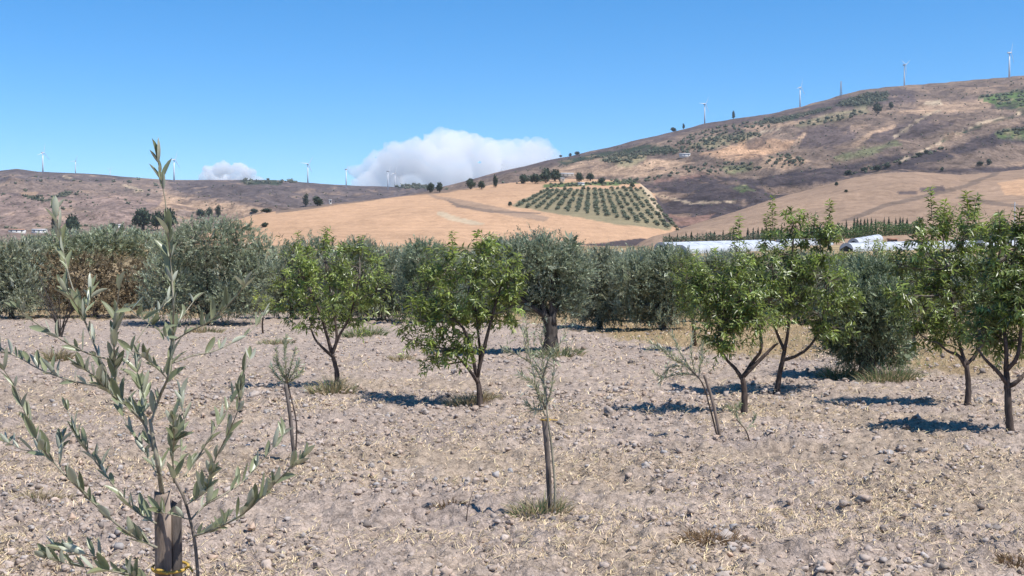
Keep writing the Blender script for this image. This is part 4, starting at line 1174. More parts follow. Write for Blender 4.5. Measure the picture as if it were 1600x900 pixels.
olive_tree((1036, 520), [(1020, 420, 42, 32), (1058, 432, 40, 42), (990, 432, 38, 38), (1030, 472, 54, 36), (1046, 404, 28, 18), (990, 476, 30, 26)], 'rounded silvery olive left of the slender bright almond', 1600, .095, d=40.0, tint=(1.12, 1.14, 1.05))
olive_tree((1354, 588), [(1350, 436, 46, 34), (1322, 470, 36, 44), (1388, 480, 38, 44), (1330, 530, 36, 40), (1392, 545, 36, 32), (1360, 500, 36, 38), (1302, 515, 22, 34)], 'dark-trunked olive with suckers round its foot on the right', 1500, .072, trunk=[(1354, 588), (1356, 555), (1350, 520)], tr=.14, tint=(.80, .88, .72), low=130)
for x, dd, where in ((535, 49, 'behind the right half of the left almond'), (748, 47, 'right behind the middle almond'), (1002, 47, 'filling the gap left of the rounded silvery olive'), (1135, 46, 'behind the left one of the touching almond pair'), (1262, 45, 'behind the right one of the touching almond pair'), (1468, 43, 'behind the right-hand almonds')):
    olive_tree((x, 500), [(x - 24, 432, 32, 34), (x + 24, 430, 34, 34), (x, 416, 28, 22), (x, 466, 48, 30)], 'grey-green bushy olive ' + where, 620, .12, d=dd, tint=(1.12, 1.12, 1.06))
BACK = [(40, 'first from the left edge'), (262, 'behind the big left olive, left side'), (388, 'behind the big left olive, right side'), (520, 'behind the left almond'), (640, 'under the golden field, left of the dark round olive'), (738, 'behind the middle almond'),
        (905, 'behind the thick-trunked olive'), (985, 'between the thin and the rounded olive'), (1120, 'behind the slender bright almond'), (1215, 'behind the touching pair of almonds'), (1300, 'behind the yellowish almond'), (1425, 'between the dark-trunked olive and the right almonds'), (1500, 'behind the forked right almond'), (1590, 'at the right edge')]
for x, where in BACK:
    t_ = random.uniform(-8, 8) + (12 if x < 700 else 14)
    olive_tree((x, 476), [(x - 30, 418 + t_, 36, 26), (x + 28, 414 + t_, 38, 28), (x, 404 + t_, 36, 20), (x, 444 + t_, 60, 26), (x - 42, 446 + t_, 36, 26), (x + 42, 446 + t_, 36, 26), (x, 462, 56, 16)], 'olive of the back row, ' + where, 360, .22, d=random.uniform(57, 68), tint=(1.3, 1.3, 1.25), nl=13, tw=False, group='olive trees of the back row')

# bare multi-stemmed shrub in front of the withered bush
g = G(95, 527); e = empty('bare_shrub', g, 'leafless grey shrub with many thin upright stems on the left', 'shrub')
for k in range(12):
    x1 = 95 + random.uniform(-62, 48); y1 = random.uniform(432, 470); xm = 95 + (x1 - 95) * .3
    d_ = g[1]; B = Bag()
    q = spline([g + rng.normal(0, .03, 3) * np.array([1, 1, 0]) - np.array([0, 0, .05]), P(xm, 492, d_ + random.uniform(-.2, .2)), P(x1, y1, d_ + random.uniform(-.5, .5))], 6)
    tube(B, q, np.linspace(.022, .005, len(q)), 5)
    m_ = 9; a = q[rng.integers(4, len(q), m_)]
    stems(B, a, a + norm(rng.normal(0, .6, (m_, 3)) + np.array([0, 0, .8])) * rng.uniform(.2, .6, (m_, 1)), .006, .002)
    link('stem', B.mesh('stem', g), M['olive_bark'], e)

# ------------------------------------------------------------------ young olives on stakes
def sapling_crown(e, g, stems_px, d, leaf, nl, mat='olive_near', tint=(1, 1, 1), r0=.008):
    B = Bag(); S = []; D = []; L = []
    for st_ in stems_px:
        q = spline([P(x, y, d + (random.uniform(-.12, .12) if i else 0)) for i, (x, y) in enumerate(st_)], 6)
        tube(B, q, np.linspace(r0, .002, len(q)), 5)
        seg = np.diff(q, axis=0)
        for i in range(1, len(seg)):
            S.append(q[i]); D.append(seg[i]); L.append(np.linalg.norm(seg[i]))
            if random.random() < .22:
                dd = norm(rng.normal(0, .7, 3) + np.array([0, 0, .6]))
                S.append(q[i]); D.append(dd); L.append(random.uniform(.06, .16))
    link('branches', B.mesh('branches', g), M['green_twig'], e)
    S, D, L = map(np.array, (S, D, L))
    V, q, t, c = shoots(S, D, L, nl, leaf, leaf * .22, .7, .05, .0, .0, 'fold', .2, np.ones((len(S), 1)) * np.array(tint))
    B = Bag(); B.add(V, q, t, c)
    link('leaves', B.mesh('leaves', g), M[mat], e)['kind'] = 'stuff'
def stake_obj(x0, y0, x1, y1, r, label, mat='dark_stake', d=None):
    g = G(x0, y0); top = P(x1, y1, g[1] if d is None else d)
    B = Bag(); q = spline([g - np.array([0, 0, .12]), (g + top) / 2 + np.array([r * .3, 0, 0]), top], 8)
    tube(B, q, np.full(len(q), r) * (1 + .05 * rng.normal(size=len(q))), 8, .06)
    o = link('wooden_stake', B.mesh('wooden_stake', g), M[mat], None, g)
    return tag(o, label, 'stake', 'wooden stakes of the young olives')
# middle young olive
g = G(866, 803); d = g[1]
stake_obj(860, 802, 850, 652, .022, 'dark round stake holding the young olive in the middle foreground')
e = empty('olive_sapling', g, 'thin young olive tied to the dark stake in the middle foreground', 'sapling', 'young olives on stakes')
B = Bag(); q = spline([g - np.array([0, 0, .03]), P(867, 760, d), P(862, 700, d), P(856, 655, d - .05), P(852, 600, d)], 6); tube(B, q, np.linspace(.011, .007, len(q)), 6); link('trunk', B.mesh('trunk', g, True), M['green_twig'], e)
sapling_crown(e, g, [[(852, 640), (850, 600), (848, 560), (845, 520)], [(852, 640), (838, 600), (828, 560), (815, 515)], [(852, 650), (842, 620), (832, 600), (812, 585)], [(852, 640), (862, 605), (866, 570), (862, 545)], [(850, 600), (832, 570), (800, 550), (785, 545)], [(848, 640), (835, 640), (822, 632)], [(848, 590), (858, 560), (880, 530)], [(846, 580), (826, 545), (822, 500)]], d, .068, 4, tint=(1.1, 1.1, 1.05))
B = Bag(); th = np.linspace(0, 6.28, 13); c_ = P(852, 656, d)
tube(B, [c_ + np.array([.042 * math.cos(a), .042 * math.sin(a), .006 * math.sin(2 * a)]) for a in th] + [c_ + np.array([.10, -.02, .0])], .005, 5); link('tie', B.mesh('tie', g), M['tie'], e)
# left young olive
g = G(462, 711); d = g[1]
stake_obj(461, 711, 446, 600, .019, 'dark leaning stake of the small young olive on the left')
e = empty('olive_sapling', g, 'small bushy young olive on a dark stake left of the leafy almond', 'sapling', 'young olives on stakes')
B = Bag(); q = spline([g - np.array([0, 0, .03]), P(463, 660, d), P(452, 610, d), P(447, 585, d)], 6); tube(B, q, np.linspace(.011, .007, len(q)), 6); link('trunk', B.mesh('trunk', g, True), M['bark'], e)
sapling_crown(e, g, [[(448, 598), (440, 580), (430, 560)], [(448, 598), (446, 570), (445, 545), (448, 525)], [(448, 598), (460, 580), (468, 562)], [(448, 600), (430, 585), (424, 572)], [(448, 596), (455, 570), (462, 545)], [(448, 598), (435, 570), (432, 545)], [(448, 600), (462, 590), (472, 580)]], d, .07, 5, tint=(1.05, 1.1, 1.0))
# right young olive with the leaning stake
g = G(1128, 682); d = g[1]
stake_obj(1128, 682, 1101, 586, .020, 'pale stake leaning left beside the sparse young olive', 'stake')
g = G(1122, 680)
e = empty('olive_sapling', g, 'sparse young olive bent over to the left of the leaning pale stake', 'sapling', 'young olives on stakes')
B = Bag(); q = spline([g - np.array([0, 0, .03]), P(1110, 640, d), P(1098, 600, d), P(1080, 578, d)], 6); tube(B, q, np.linspace(.011, .007, len(q)), 6); link('trunk', B.mesh('trunk', g, True), M['bark'], e)
sapling_crown(e, g, [[(1090, 590), (1070, 570), (1045, 550), (1015, 535)], [(1085, 585), (1060, 585), (1035, 590), (1020, 580)], [(1080, 578), (1062, 550), (1050, 520)], [(1070, 570), (1050, 560), (1030, 545), (1012, 545)], [(1085, 580), (1080, 550), (1082, 520)], [(1070, 572), (1045, 575), (1030, 600)], [(1092, 590), (1095, 560), (1098, 535)]], d, .075, 5, tint=(1.15, 1.15, 1.1))
# fallen shoot
g = G(1172, 688); d = g[1]
e = empty('fallen_olive_shoot', g, 'thin olive shoot bent to the ground right of the leaning stake', 'sapling')
B = Bag(); q = spline([g - np.array([0, 0, .02]), P(1165, 672, d), P(1150, 655, d)], 5); tube(B, q, np.linspace(.010, .005, len(q)), 5); link('trunk', B.mesh('trunk', g, True), M['bark'], e)
sapling_crown(e, g, [[(1160, 665), (1150, 650), (1140, 635)], [(1155, 660), (1150, 642), (1158, 628)], [(1166, 674), (1176, 660), (1180, 648)]], d, .06, 4, tint=(.95, 1.05, .9))
# dry twig
g = G(728, 815); e = empty('dry_twig', g, 'bare dry twig standing in the soil left of the middle stake', 'twig')
B = Bag(); tube(B, spline([g - np.array([0, 0, .02]), P(731, 795, g[1]), P(738, 768, g[1])], 5), np.linspace(.006, .002, 11), 5); stems(B, P(731, 795, g[1])[None], P(724, 780, g[1])[None], .003, .001)
link('stem', B.mesh('stem', g), M['bark'], e)

# ------------------------------------------------------------------ foreground young olive, traced branch by branch
FD = 3.0
BR = [  # points (photo x, y), depth offset of the tip, leaf pairs spacing px, radius at base, leaf scale
    ([(240, 703), (225, 662), (205, 640), (190, 622), (176, 602), (160, 570), (148, 540), (134, 505), (120, 468), (108, 432), (97, 385), (88, 345), (84, 328)], .10, 15, .0075, 1.0),
    ([(236, 660), (248, 625), (262, 590), (268, 560), (270, 525), (271, 480), (269, 440), (266, 400), (262, 360), (259, 320), (253, 285), (246, 248)], -.12, 17, .0065, 1.05),
    ([(272, 532), (298, 517), (328, 502), (350, 482), (368, 464), (382, 447)], -.25, 30, .004, .9),
    ([(272, 512), (288, 490), (303, 470)], .15, 17, .003, .8),
    ([(268, 568), (300, 556), (330, 550), (362, 536), (392, 517), (411, 494)], .3, 40, .004, .9),
    ([(302, 838), (330, 829), (360, 815), (390, 795), (420, 765), (450, 735), (477, 712)], -.30, 13, .005, 1.0),
    ([(298, 812), (320, 790), (346, 775), (376, 755), (405, 725), (430, 695), (443, 680)], .25, 20, .0045, .9),
    ([(287, 745), (308, 717), (330, 680), (350, 650), (372, 605), (384, 575), (393, 556)], .2, 19, .0045, .9),
    ([(325, 765), (335, 722), (355, 680), (372, 640), (377, 608)], -.15, 17, .0035, .9),
    ([(280, 740), (284, 700), (287, 655), (283, 615)], .3, 24, .003, .9),
    ([(272, 755), (270, 715), (272, 680), (270, 655)], -.2, 10, .004, 1.0),
    ([(176, 604), (140, 601), (96, 590), (60, 576), (28, 558), (-4, 547)], .25, 17, .005, .9),
    ([(172, 562), (140, 553), (104, 536), (72, 515), (46, 498), (26, 480)], -.2, 27, .004, .9),
    ([(246, 856), (216, 842), (190, 825), (168, 806), (140, 780), (115, 755), (95, 735), (76, 712), (60, 692), (38, 642), (22, 602), (3, 574)], -.25, 17, .006, 1.0),
    ([(244, 818), (214, 800), (190, 775), (165, 742), (145, 716), (126, 690), (114, 662), (105, 640)], .15, 14, .005, .95),
    ([(95, 735), (92, 708), (98, 682)], .1, 14, .003, .9),
    ([(76, 714), (56, 706), (34, 702), (10, 690)], .2, 22, .003, .8),
    ([(246, 742), (226, 706), (206, 676), (192, 650), (182, 622)], .3, 24, .004, .8),
    ([(183, 612), (180, 575), (178, 530), (182, 490), (186, 452)], -.1, 11, .0045, 1.0),
    ([(190, 575), (206, 545), (228, 512), (262, 470)], .25, 24, .003, .85),
    ([(178, 520), (194, 480), (216, 494), (240, 510), (262, 528)], -.25, 34, .003, .85),
    ([(136, 508), (126, 488), (112, 466), (100, 448)], -.12, 10, .003, .9),
    ([(130, 496), (140, 470), (142, 452)], .12, 10, .003, .9),
    ([(205, 640), (170, 612), (150, 590), (128, 575)], -.15, 12, .003, .9),
    ([(222, 655), (226, 625), (216, 590), (212, 562)], .2, 12, .003, .95),
    ([(262, 592), (240, 570), (222, 556), (205, 548)], -.2, 16, .003, .9),
    ([(297, 812), (275, 806), (250, 800)], -.12, 16, .003, .9),
    ([(252, 742), (245, 715), (232, 690)], .1, 12, .003, .9),
    ([(290, 790), (318, 770), (330, 742)], -.1, 11, .003, 1.0),
    ([(262, 960), (215, 905), (170, 892), (120, 884), (72, 872)], -.2, 12, .005, 1.0),
    ([(170, 892), (150, 870), (85, 858)], .1, 14, .003, .9),
]
def leaf_mesh(name, bend, fold):
    """lance-shaped olive leaf, unit length along +Y, face up +Z"""
    n = 7; V = []; q = []
    for i in range(n):
        t = i / (n - 1.0)
        w = .5 * math.sin(math.pi * min(1, max(0, t)) ** .92) ** .62 if 0 < i < n - 1 else .02
        z = bend * t * t
        V += [(-w * .265, t, z + fold * w * .2), (0, t, z - fold * w * .12), (w * .265, t, z + fold * w * .2)]
    for i in range(n - 1):
        a = i * 3; q += [(a, a + 1, a + 4, a + 3), (a + 1, a + 2, a + 5, a + 4)]
    me = mesh_np(name, np.array(V), q, None, True, np.ones((len(V), 3)) * random.uniform(.85, 1.15) * np.array([1, random.uniform(.97, 1.03), random.uniform(.9, 1.05)]))
    me.materials.append(M['olive_near'])
    return me
LEAF = [leaf_mesh('olive_leaf', b_, f_) for b_, f_ in ((-.12, .7), (.1, .5), (-.2, .9), (.02, .4), (.16, .8), (-.05, 1.0), (-.28, .5), (.06, .9))]
base = np.array([P(270, 960, FD)[0], FD + .06, float(gh(P(270, 960, FD)[0], FD + .06))])
tree = empty('olive_sapling', base, 'large sparse young olive in the left foreground with long grey-green branches', 'sapling', 'young olives on stakes')
B = Bag()
q = spline([base - np.array([0, 0, .05]), P(262, 1100, FD + .11), P(259, 900, FD + .12), P(256, 800, FD + .12), P(252, 762, FD + .04), P(246, 720, FD), P(240, 690, FD), P(234, 655, FD)], 6)
tube(B, q, np.linspace(.009, .0042, len(q)), 8, .04)
link('trunk', B.mesh('trunk', base, True), M['green_twig'], tree)
B = Bag(); q = spline([base + np.array([.03, 0, -.05]), P(318, 1100, FD), P(309, 900, FD), P(303, 840, FD), P(297, 812, FD), P(288, 780, FD), P(274, 752, FD), P(262, 725, FD)], 6)
tube(B, q, np.linspace(.0048, .003, len(q)), 7, .04)
link('side_stem', B.mesh('side_stem', base, True), M['twig'], tree)
trunk_pts = q
nleaf = 0; extra = []
for pts, dz, spc, r0, ls in BR:
    n = len(pts)
    k0 = float(np.interp(0, [0, 1], [0, 1]))
    q = spline([P(x, y, FD + dz * (i / (n - 1.0)) + (.02 * math.sin(i * 2.1) if 0 < i < n - 1 else 0)) for i, (x, y) in enumerate(pts)], 6)
    B = Bag(); tube(B, q, np.linspace(r0 * .55, .0011, len(q)), 6, .05)
    br = link('branch', B.mesh('branch', base, True), M['green_twig'], tree)
    seg = np.linalg.norm(np.diff(q, axis=0), axis=1); cum = np.concatenate([[0], np.cumsum(seg)])
    step = spc * FD / FPX
    s_ = step * .8; side = random.choice((-1, 1)); ph = random.uniform(0, 3.14); ph0 = ph * 2
    while s_ < cum[-1] + step * .5:
        i = min(len(q) - 2, int(np.searchsorted(cum, s_)) - 1)
        f = (s_ - cum[i]) / max(seg[i], 1e-6)
        p = q[i] + (q[i + 1] - q[i]) * min(f, 1.0)
        tg = norm(q[i + 1] - q[i])
        a = norm(np.cross(tg, np.array([.05, 1.0, .1]))); b_ = np.cross(tg, a)
        end = s_ > cum[-1] - step
        for sg in ((-1, 1) if not end else (-1, 0, 1)):
            if random.random() < (.22 if math.sin(s_ * 26 + ph0) > -.5 else .7) and not end: continue
            th = ph + (0 if sg >= 0 else math.pi)
            outv = a * math.cos(th) + b_ * math.sin(th)
            an = random.uniform(.35, .85) if sg else .05
            dr = tg * math.cos(an) + outv * math.sin(an) + np.array([0, 0, random.uniform(.35, .95)]) * (1 if sg else .2)
            dr = norm(dr + rng.normal(0, .12, 3))
            nv = norm(-outv * .6 + tg * .3 + np.array([0, -.45, .4]) + rng.normal(0, .5, 3))
            sx = norm(np.cross(dr, nv)); nv = np.cross(sx, dr)
            Ln = .059 * ls * random.uniform(.5, 1.18) * (1.0 if s_ < cum[-1] * .85 else .85)
            mt = Matrix(((sx[0], dr[0], nv[0], p[0] - base[0]), (sx[1], dr[1], nv[1], p[1] - base[1]), (sx[2], dr[2], nv[2], p[2] - base[2]), (0, 0, 0, 1)))
            wd = random.uniform(.78, 1.2)
            mt = mt @ Matrix.Diagonal((Ln * wd, Ln, Ln, 1))
            vis = float(-60 <= pix(p[0], p[1], p[2])[1] <= 905)
            extra.append((-(Ln * Ln * wd / p[1] ** 2) * vis, len(extra), mt, br))
        s_ += step * random.uniform(.4, 1.2); ph += 1.57 + random.uniform(-.4, .4)
extra.sort(key=lambda a_: a_[:2])
for _, _, mt, br in extra[:300]:
    lo = link('leaf', LEAF[random.randrange(8)], None, br); lo.matrix_local = mt
if len(extra) > 300:
    B = Bag()
    for _, _, mt, _ in extra[300:]:
        me = LEAF[random.randrange(8)]; v = np.array([tuple(mt @ x_.co) for x_ in me.vertices])
        B.add(v, [tuple(p_.vertices) for p_ in me.polygons], None, np.ones(3) * random.uniform(.8, 1.2))
    link('leaf_mass', B.mesh('leaf_mass', smooth=True), M['olive_near'], tree)['kind'] = 'stuff'
# the two stakes and the yellow tie
def split_stake(x0, x1, ytop, d, label, mat):
    c = P((x0 + x1) / 2.0, ytop, d); w = (x1 - x0) * d / FPX / 2
    z0 = float(gh(c[0], c[1])) - .15
    B = Bag(); n = 16; V = []; sides = 10
    off = rng.normal(0, .05, sides)
    for i in range(n):
        t = i / (n - 1.0); z = z0 + (c[2] - z0) * t
        for k in range(sides):
            a = k / sides * 6.283
            rr = w * (1 + off[k] + .02 * rng.normal()) * (1.03 - .04 * t)
            V.append((c[0] + rr * math.cos(a) + .004 * math.sin(t * 4), c[1] + rr * math.sin(a), z + (.012 * math.sin(a * 2 + 1) if i == n - 1 else 0)))
    q = [(i * sides + k, i * sides + (k + 1) % sides, (i + 1) * sides + (k + 1) % sides, (i + 1) * sides + k) for i in range(n - 1) for k in range(sides)]
    V.append((c[0], c[1], c[2])); t_ = [((n - 1) * sides + k, (n - 1) * sides + (k + 1) % sides, len(V) - 1) for k in range(sides)]
    B.add(V, q, t_)
    o = link('wooden_stake', B.mesh('wooden_stake', (c[0], c[1], z0)), M[mat], None, (c[0], c[1], z0))
    tag(o, label, 'stake', 'wooden stakes of the young olives')
split_stake(242, 269, 772, FD + .05, 'thicker pale grey stake of the left foreground olive, left one of two', 'stake')
split_stake(268, 286, 786, FD + .07, 'thinner darker stake of the left foreground olive, right one of two', 'dark_stake')
B = Bag(); c_ = P(266, 886, FD + .055)
tube(B, [c_ + np.array([.044 * math.cos(a), .036 * math.sin(a) , .006 * math.sin(a)]) for a in np.linspace(0, 6.28, 17)], .004, 5)
tube(B, spline([c_ + np.array([.04, -.012, 0]), c_ + np.array([.055, -.03, .008]), c_ + np.array([.068, -.05, .002])], 4), .003, 5)
tube(B, spline([c_ + np.array([-.005, -.037, 0]), c_ + np.array([-.02, -.05, .005]), c_ + np.array([.01, -.055, -.004])], 4), .003, 5)
tag(link('plastic_tie', B.mesh('plastic_tie', c_), M['tie'], None, c_), 'yellow tie knotted round the two foreground stakes', 'tie')

# ------------------------------------------------------------------ clods, stones, straw, grass
def scatter_px(n, y0, y1, x0=-120, x1=1720, pw=1.0):
    y = y0 + (y1 - y0) * rng.uniform(0, 1, n) ** pw; x = rng.uniform(x0, x1, n)
    a, b_ = ray(x, y); d = CAMH / -b_
    return a * d, d
def clod_mass(n, y0, y1, lo, hi, ico, minpx):
    X, Y = scatter_px(n, y0, y1)
    # clods gather in drifts
    keep = rng.uniform(size=n) < np.clip(.5 + .8 * fbm(X * .8, Y * .8, 3, 90) + .8 * fbm(X * .16, Y * .16, 2, 92) - .45 * tracks(X, Y), .05, 1)
    X, Y = X[keep], Y[keep]; n = len(X)
    s = lo + (hi - lo) * rng.uniform(0, 1, n) ** 2.2
    s = np.maximum(s, minpx * Y / FPX)
    v, f = ico; m_ = len(v)
    sc_ = np.stack([s * rng.uniform(.8, 1.4, n), s * rng.uniform(.8, 1.3, n), s * rng.uniform(.6, 1.1, n)], -1)
    a = rng.uniform(0, 6.28, n); ca, sa = np.cos(a), np.sin(a)
    VV = (v[None] * (1 + .26 * rng.normal(size=(n, m_, 1))) + .14 * rng.normal(size=(n, m_, 3))) * sc_[:, None]
    R = np.stack([VV[..., 0] * ca[:, None] - VV[..., 1] * sa[:, None], VV[..., 0] * sa[:, None] + VV[..., 1] * ca[:, None], VV[..., 2]], -1)
    R = R + np.stack([X, Y, gh(X, Y) + s * .3], -1)[:, None]
    F = (np.arange(n)[:, None, None] * m_ + f[None]).reshape(-1, 3)
    br = np.clip(1 + rng.normal(0, .12, n), .6, 1.4) * np.where(rng.uniform(size=n) < .14 + .2 * sstep(.2, .6, fbm(X * .9, Y * .9, 2, 93)), .55, 1)
    wm = rng.normal(0, .05, n)
    c = C_SOIL[None] * np.stack([br * (1 + wm), br, br * (1 - wm)], -1)
    return R.reshape(-1, 3), F, np.repeat(c, m_, 0)
B = Bag()
V, F, c = clod_mass(900, 640, 930, .020, .048, ICO1, 2.0); B.add(V, None, F, c)
V, F, c = clod_mass(9500, 620, 930, .012, .034, ICO0, 1.5); B.add(V, None, F, c)
V, F, c = clod_mass(19000, 620, 930, .007, .017, ICO0, 1.2); B.add(V, None, F, c)
V, F, c = clod_mass(16000, 500, 640, .012, .042, ICO0, 1.3); B.add(V, None, F, c)
V, F, c = clod_mass(700, 520, 660, .025, .06, ICO1, 2.4); B.add(V, None, F, c)
o = link('soil_clods', B.mesh('soil_clods'), M['clod']); tag(o, 'loose grey-pink clods and stones strewn over the tilled soil', 'clods', kind='stuff')

def straw_mass(n, y0, y1, lo, hi, w):
    X, Y = scatter_px(n, y0, y1)
    keep = rng.uniform(size=n) < np.clip(.34 + 1.1 * fbm(X * .45, Y * .45, 3, 95) + .25 * tracks(X, Y), .05, 1)
    X, Y = X[keep], Y[keep]; n = len(X)
    L = rng.uniform(lo, hi, n); a = rng.uniform(0, 6.28, n); el = np.abs(rng.normal(0, .28, n))
    d = np.stack([np.cos(a) * np.cos(el), np.sin(a) * np.cos(el), np.sin(el)], -1)
    side = np.stack([-np.sin(a), np.cos(a), np.zeros(n)], -1)
    b0 = np.stack([X, Y, gh(X, Y) + .008], -1)
    w_ = np.maximum(w, .55 * Y / FPX)[:, None]
    mid = b0 + d * L[:, None] * .5 + side * (rng.normal(0, .16, n) * L)[:, None]; mid[:, 2] += .012
    end = b0 + d * L[:, None]
    up = np.array([0, 0, .5])
    V = np.stack([b0 - side * w_, b0 + side * w_ + up * w_, mid - side * w_, mid + side * w_ + up * w_, end - side * w_ * .5, end + side * w_ * .5], 1).reshape(-1, 3)
    i = np.arange(n)[:, None] * 6
    q = np.concatenate([i + np.array([[0, 1, 3, 2]]), i + np.array([[2, 3, 5, 4]])])
    br = np.clip(1 + rng.normal(0, .25, n), .25, 1.5) * np.where(rng.uniform(size=n) < .18, .45, 1)
    c = np.stack([br, br * rng.uniform(.92, 1.02, n), br * rng.uniform(.8, 1.05, n)], -1)
    return V, q, np.repeat(c, 6, 0)
B = Bag()
V, q, c = straw_mass(62000, 630, 930, .025, .11, .0027); B.add(V, q, None, c)
V, q, c = straw_mass(30000, 500, 650, .05, .17, .003); B.add(V, q, None, c)
o = link('straw_litter', B.mesh('straw_litter'), M['straw']); tag(o, 'dry straw and cut stalks littering the soil', 'straw', kind='stuff')

def blades(n, cx, cy, rad, h, spread=.6, dry=.5, w=.004, flat=.5):
    rr = rad * np.sqrt(rng.uniform(0, 1, n)); a = rng.uniform(0, 6.28, n)
    X = cx + rr * np.cos(a); Y = cy + rr * np.sin(a) * flat
    b0 = np.stack([X, Y, gh(X, Y) - .01], -1)
    H = h * rng.uniform(.5, 1.15, n) * (1 - .4 * rr / max(rad, 1e-3))
    dr = np.stack([np.cos(a) * spread * rr / rad, np.sin(a) * spread * rr / rad, np.ones(n)], -1) + rng.normal(0, .3, (n, 3)) * np.array([1, 1, .2])
    dr = norm(dr)
    sd = norm(np.cross(dr, rng.normal(size=(n, 3))))
    bend = np.stack([np.cos(a), np.sin(a), -.6 * np.ones(n)], -1) * (H * rng.uniform(.05, .4, n))[:, None]
    ww = w * rng.uniform(.7, 1.3, n)[:, None]
    m1 = b0 + dr * H[:, None] * .55; e1 = b0 + dr * H[:, None] + bend
    V = np.stack([b0 - sd * ww, b0 + sd * ww, m1 - sd * ww * .8, m1 + sd * ww * .8, e1], 1).reshape(-1, 3)
    i = np.arange(n)[:, None] * 5
    br = np.clip(1 + rng.normal(0, .22, n), .4, 1.6); g_ = rng.uniform(size=n) > dry
    c = np.stack([br * np.where(g_, .42, 1.05), br * np.where(g_, .66, .98), br * np.where(g_, .45, .9)], -1)
    return V, i + np.array([[0, 1, 3, 2]]), i + np.array([[2, 3, 4]]), np.repeat(c, 5, 0)
TUFT = [
    (518, 618, 34, 26, .75, 240, 'rounded green and straw grass tuft at the foot of the left almond'),
    (738, 634, 44, 20, .88, 240, 'dry grass tuft round the foot of the middle almond'),
    (628, 566, 18, 12, .92, 90, 'small yellow grass tuft left of the middle almond'),
    (86, 562, 26, 22, .85, 150, 'yellowish grass tuft behind the foreground olive, near the bare shrub'),
    (320, 522, 28, 11, .8, 130, 'low yellow grass patch below the big left olive'),
    (432, 536, 30, 9, .6, 120, 'thin greenish grass patch below the small almond sapling'),
    (845, 806, 44, 30, .72, 190, 'wispy grass round the foot of the middle stake'),
    (570, 528, 34, 16, .35, 160, 'dark green grass patch right of the left almond'),
    (870, 560, 40, 18, .35, 170, 'dark grass and suckers at the foot of the thick-trunked olive'),
    (1150, 640, 22, 14, .5, 80, 'small green weed patch left of the Y-shaped almond trunk'),
    (1390, 588, 46, 26, .45, 240, 'grassy weeds right of the dark-trunked olive foot'),
    (1310, 588, 30, 24, .45, 160, 'grassy weeds left of the dark-trunked olive foot'),
    (700, 800, 30, 14, .95, 90, 'brown dry weed clump left of the bare twig'),
    (1110, 846, 56, 20, .97, 240, 'brown dry weed heap in the right foreground'),
    (1585, 884, 30, 16, .97, 140, 'brown dry weed clump in the bottom right corner'),
    (60, 780, 50, 18, .96, 160, 'dry straw clump at the left edge of the foreground'),
]
for x, y, wpx, hpx, dry, n, lab in TUFT:
    g = G(x, y); s = g[1] / FPX
    B = Bag(); V, q, t, c = blades(n * 2, g[0], g[1], wpx * s, hpx * s * 1.6, .8, dry, max(.003, .5 * s))
    if 'brown' in lab: c = c * np.array([.62, .5, .45])
    B.add(V, q, t, c)
    o = link('grass_tuft', B.mesh('grass_tuft', g), M['grass'], None, g); tag(o, lab, 'grass tuft', 'grass tufts on the tilled soil')
# dry golden grass in the lane behind the first trees
B = Bag(); n = 26000
y = rng.uniform(478, 590, n); x = rng.uniform(-100, 1700, n)
edge = np.interp(x, [-200, 300, 520, 700, 880, 1000, 1150, 1300, 1450, 1700], [498, 500, 492, 500, 510, 536, 564, 556, 580, 580])
k = y < edge + rng.normal(0, 3, n); x, y = x[k], y[k]; n = len(x)
a, b_ = ray(x, y); d = CAMH / -b_; X, Y = a * d, d
b0 = np.stack([X, Y, gh(X, Y) - .01], -1)
h = rng.uniform(.05, .17, n)[:, None]; dr = norm(rng.normal(0, .5, (n, 3)) + np.array([0, 0, 1.])); sd = norm(np.cross(dr, rng.normal(size=(n, 3)))); w_ = (.6 * Y / FPX)[:, None]
V = np.stack([b0 - sd * w_, b0 + sd * w_, b0 + dr * h], 1).reshape(-1, 3)
grn = (fbm(X * .3, Y * .3, 3, 97) > .22)
br = np.clip(1 + rng.normal(0, .2, n), .5, 1.5)
c = np.stack([br * np.where(grn, .55, 1.2), br * np.where(grn, .8, 1.1), br * np.where(grn, .5, 1.0)], -1)
B.add(V, None, np.arange(n * 3).reshape(-1, 3), np.repeat(c, 3, 0))
o = link('dry_grass', B.mesh('dry_grass'), M['grass']); tag(o, 'short golden dry grass in the lane behind the first trees', 'grass', kind='stuff')

# larger single stones and clods one can point at
STN = [(1098, 850, 16, 'dark clod beside the brown weed heap in the right foreground'), (1383, 832, 17, 'dark grey stone in the lower right foreground'), (945, 886, 16, 'pale rounded stone at the bottom edge right of centre'),
       (755, 848, 14, 'brown clod in the bottom middle foreground'), (1100, 834, 12, 'pale flat stone above the brown weed heap'), (1170, 776, 10, 'grey stone in the soil right of the middle stake'),
       (895, 556, 10, 'pale stone at the foot of the thick-trunked olive'), (1060, 702, 12, 'pale stone left of the leaning stake foot'), (1140, 706, 11, 'grey stone right of the leaning stake foot'),
       (1370, 686, 12, 'grey stone left of the nearest right almond'), (1290, 748, 11, 'brown clod in the right middle soil'), (790, 722, 10, 'dark clod left of the middle stake'), (620, 830, 12, 'grey clod in the lower foreground left of the brown clod'),
       (560, 770, 11, 'pale clod in the foreground below the left stake'), (1500, 806, 13, 'brownish clod in the right foreground above the corner weeds'), (85, 855, 14, 'dark clod at the lower left near the low olive shoots')]
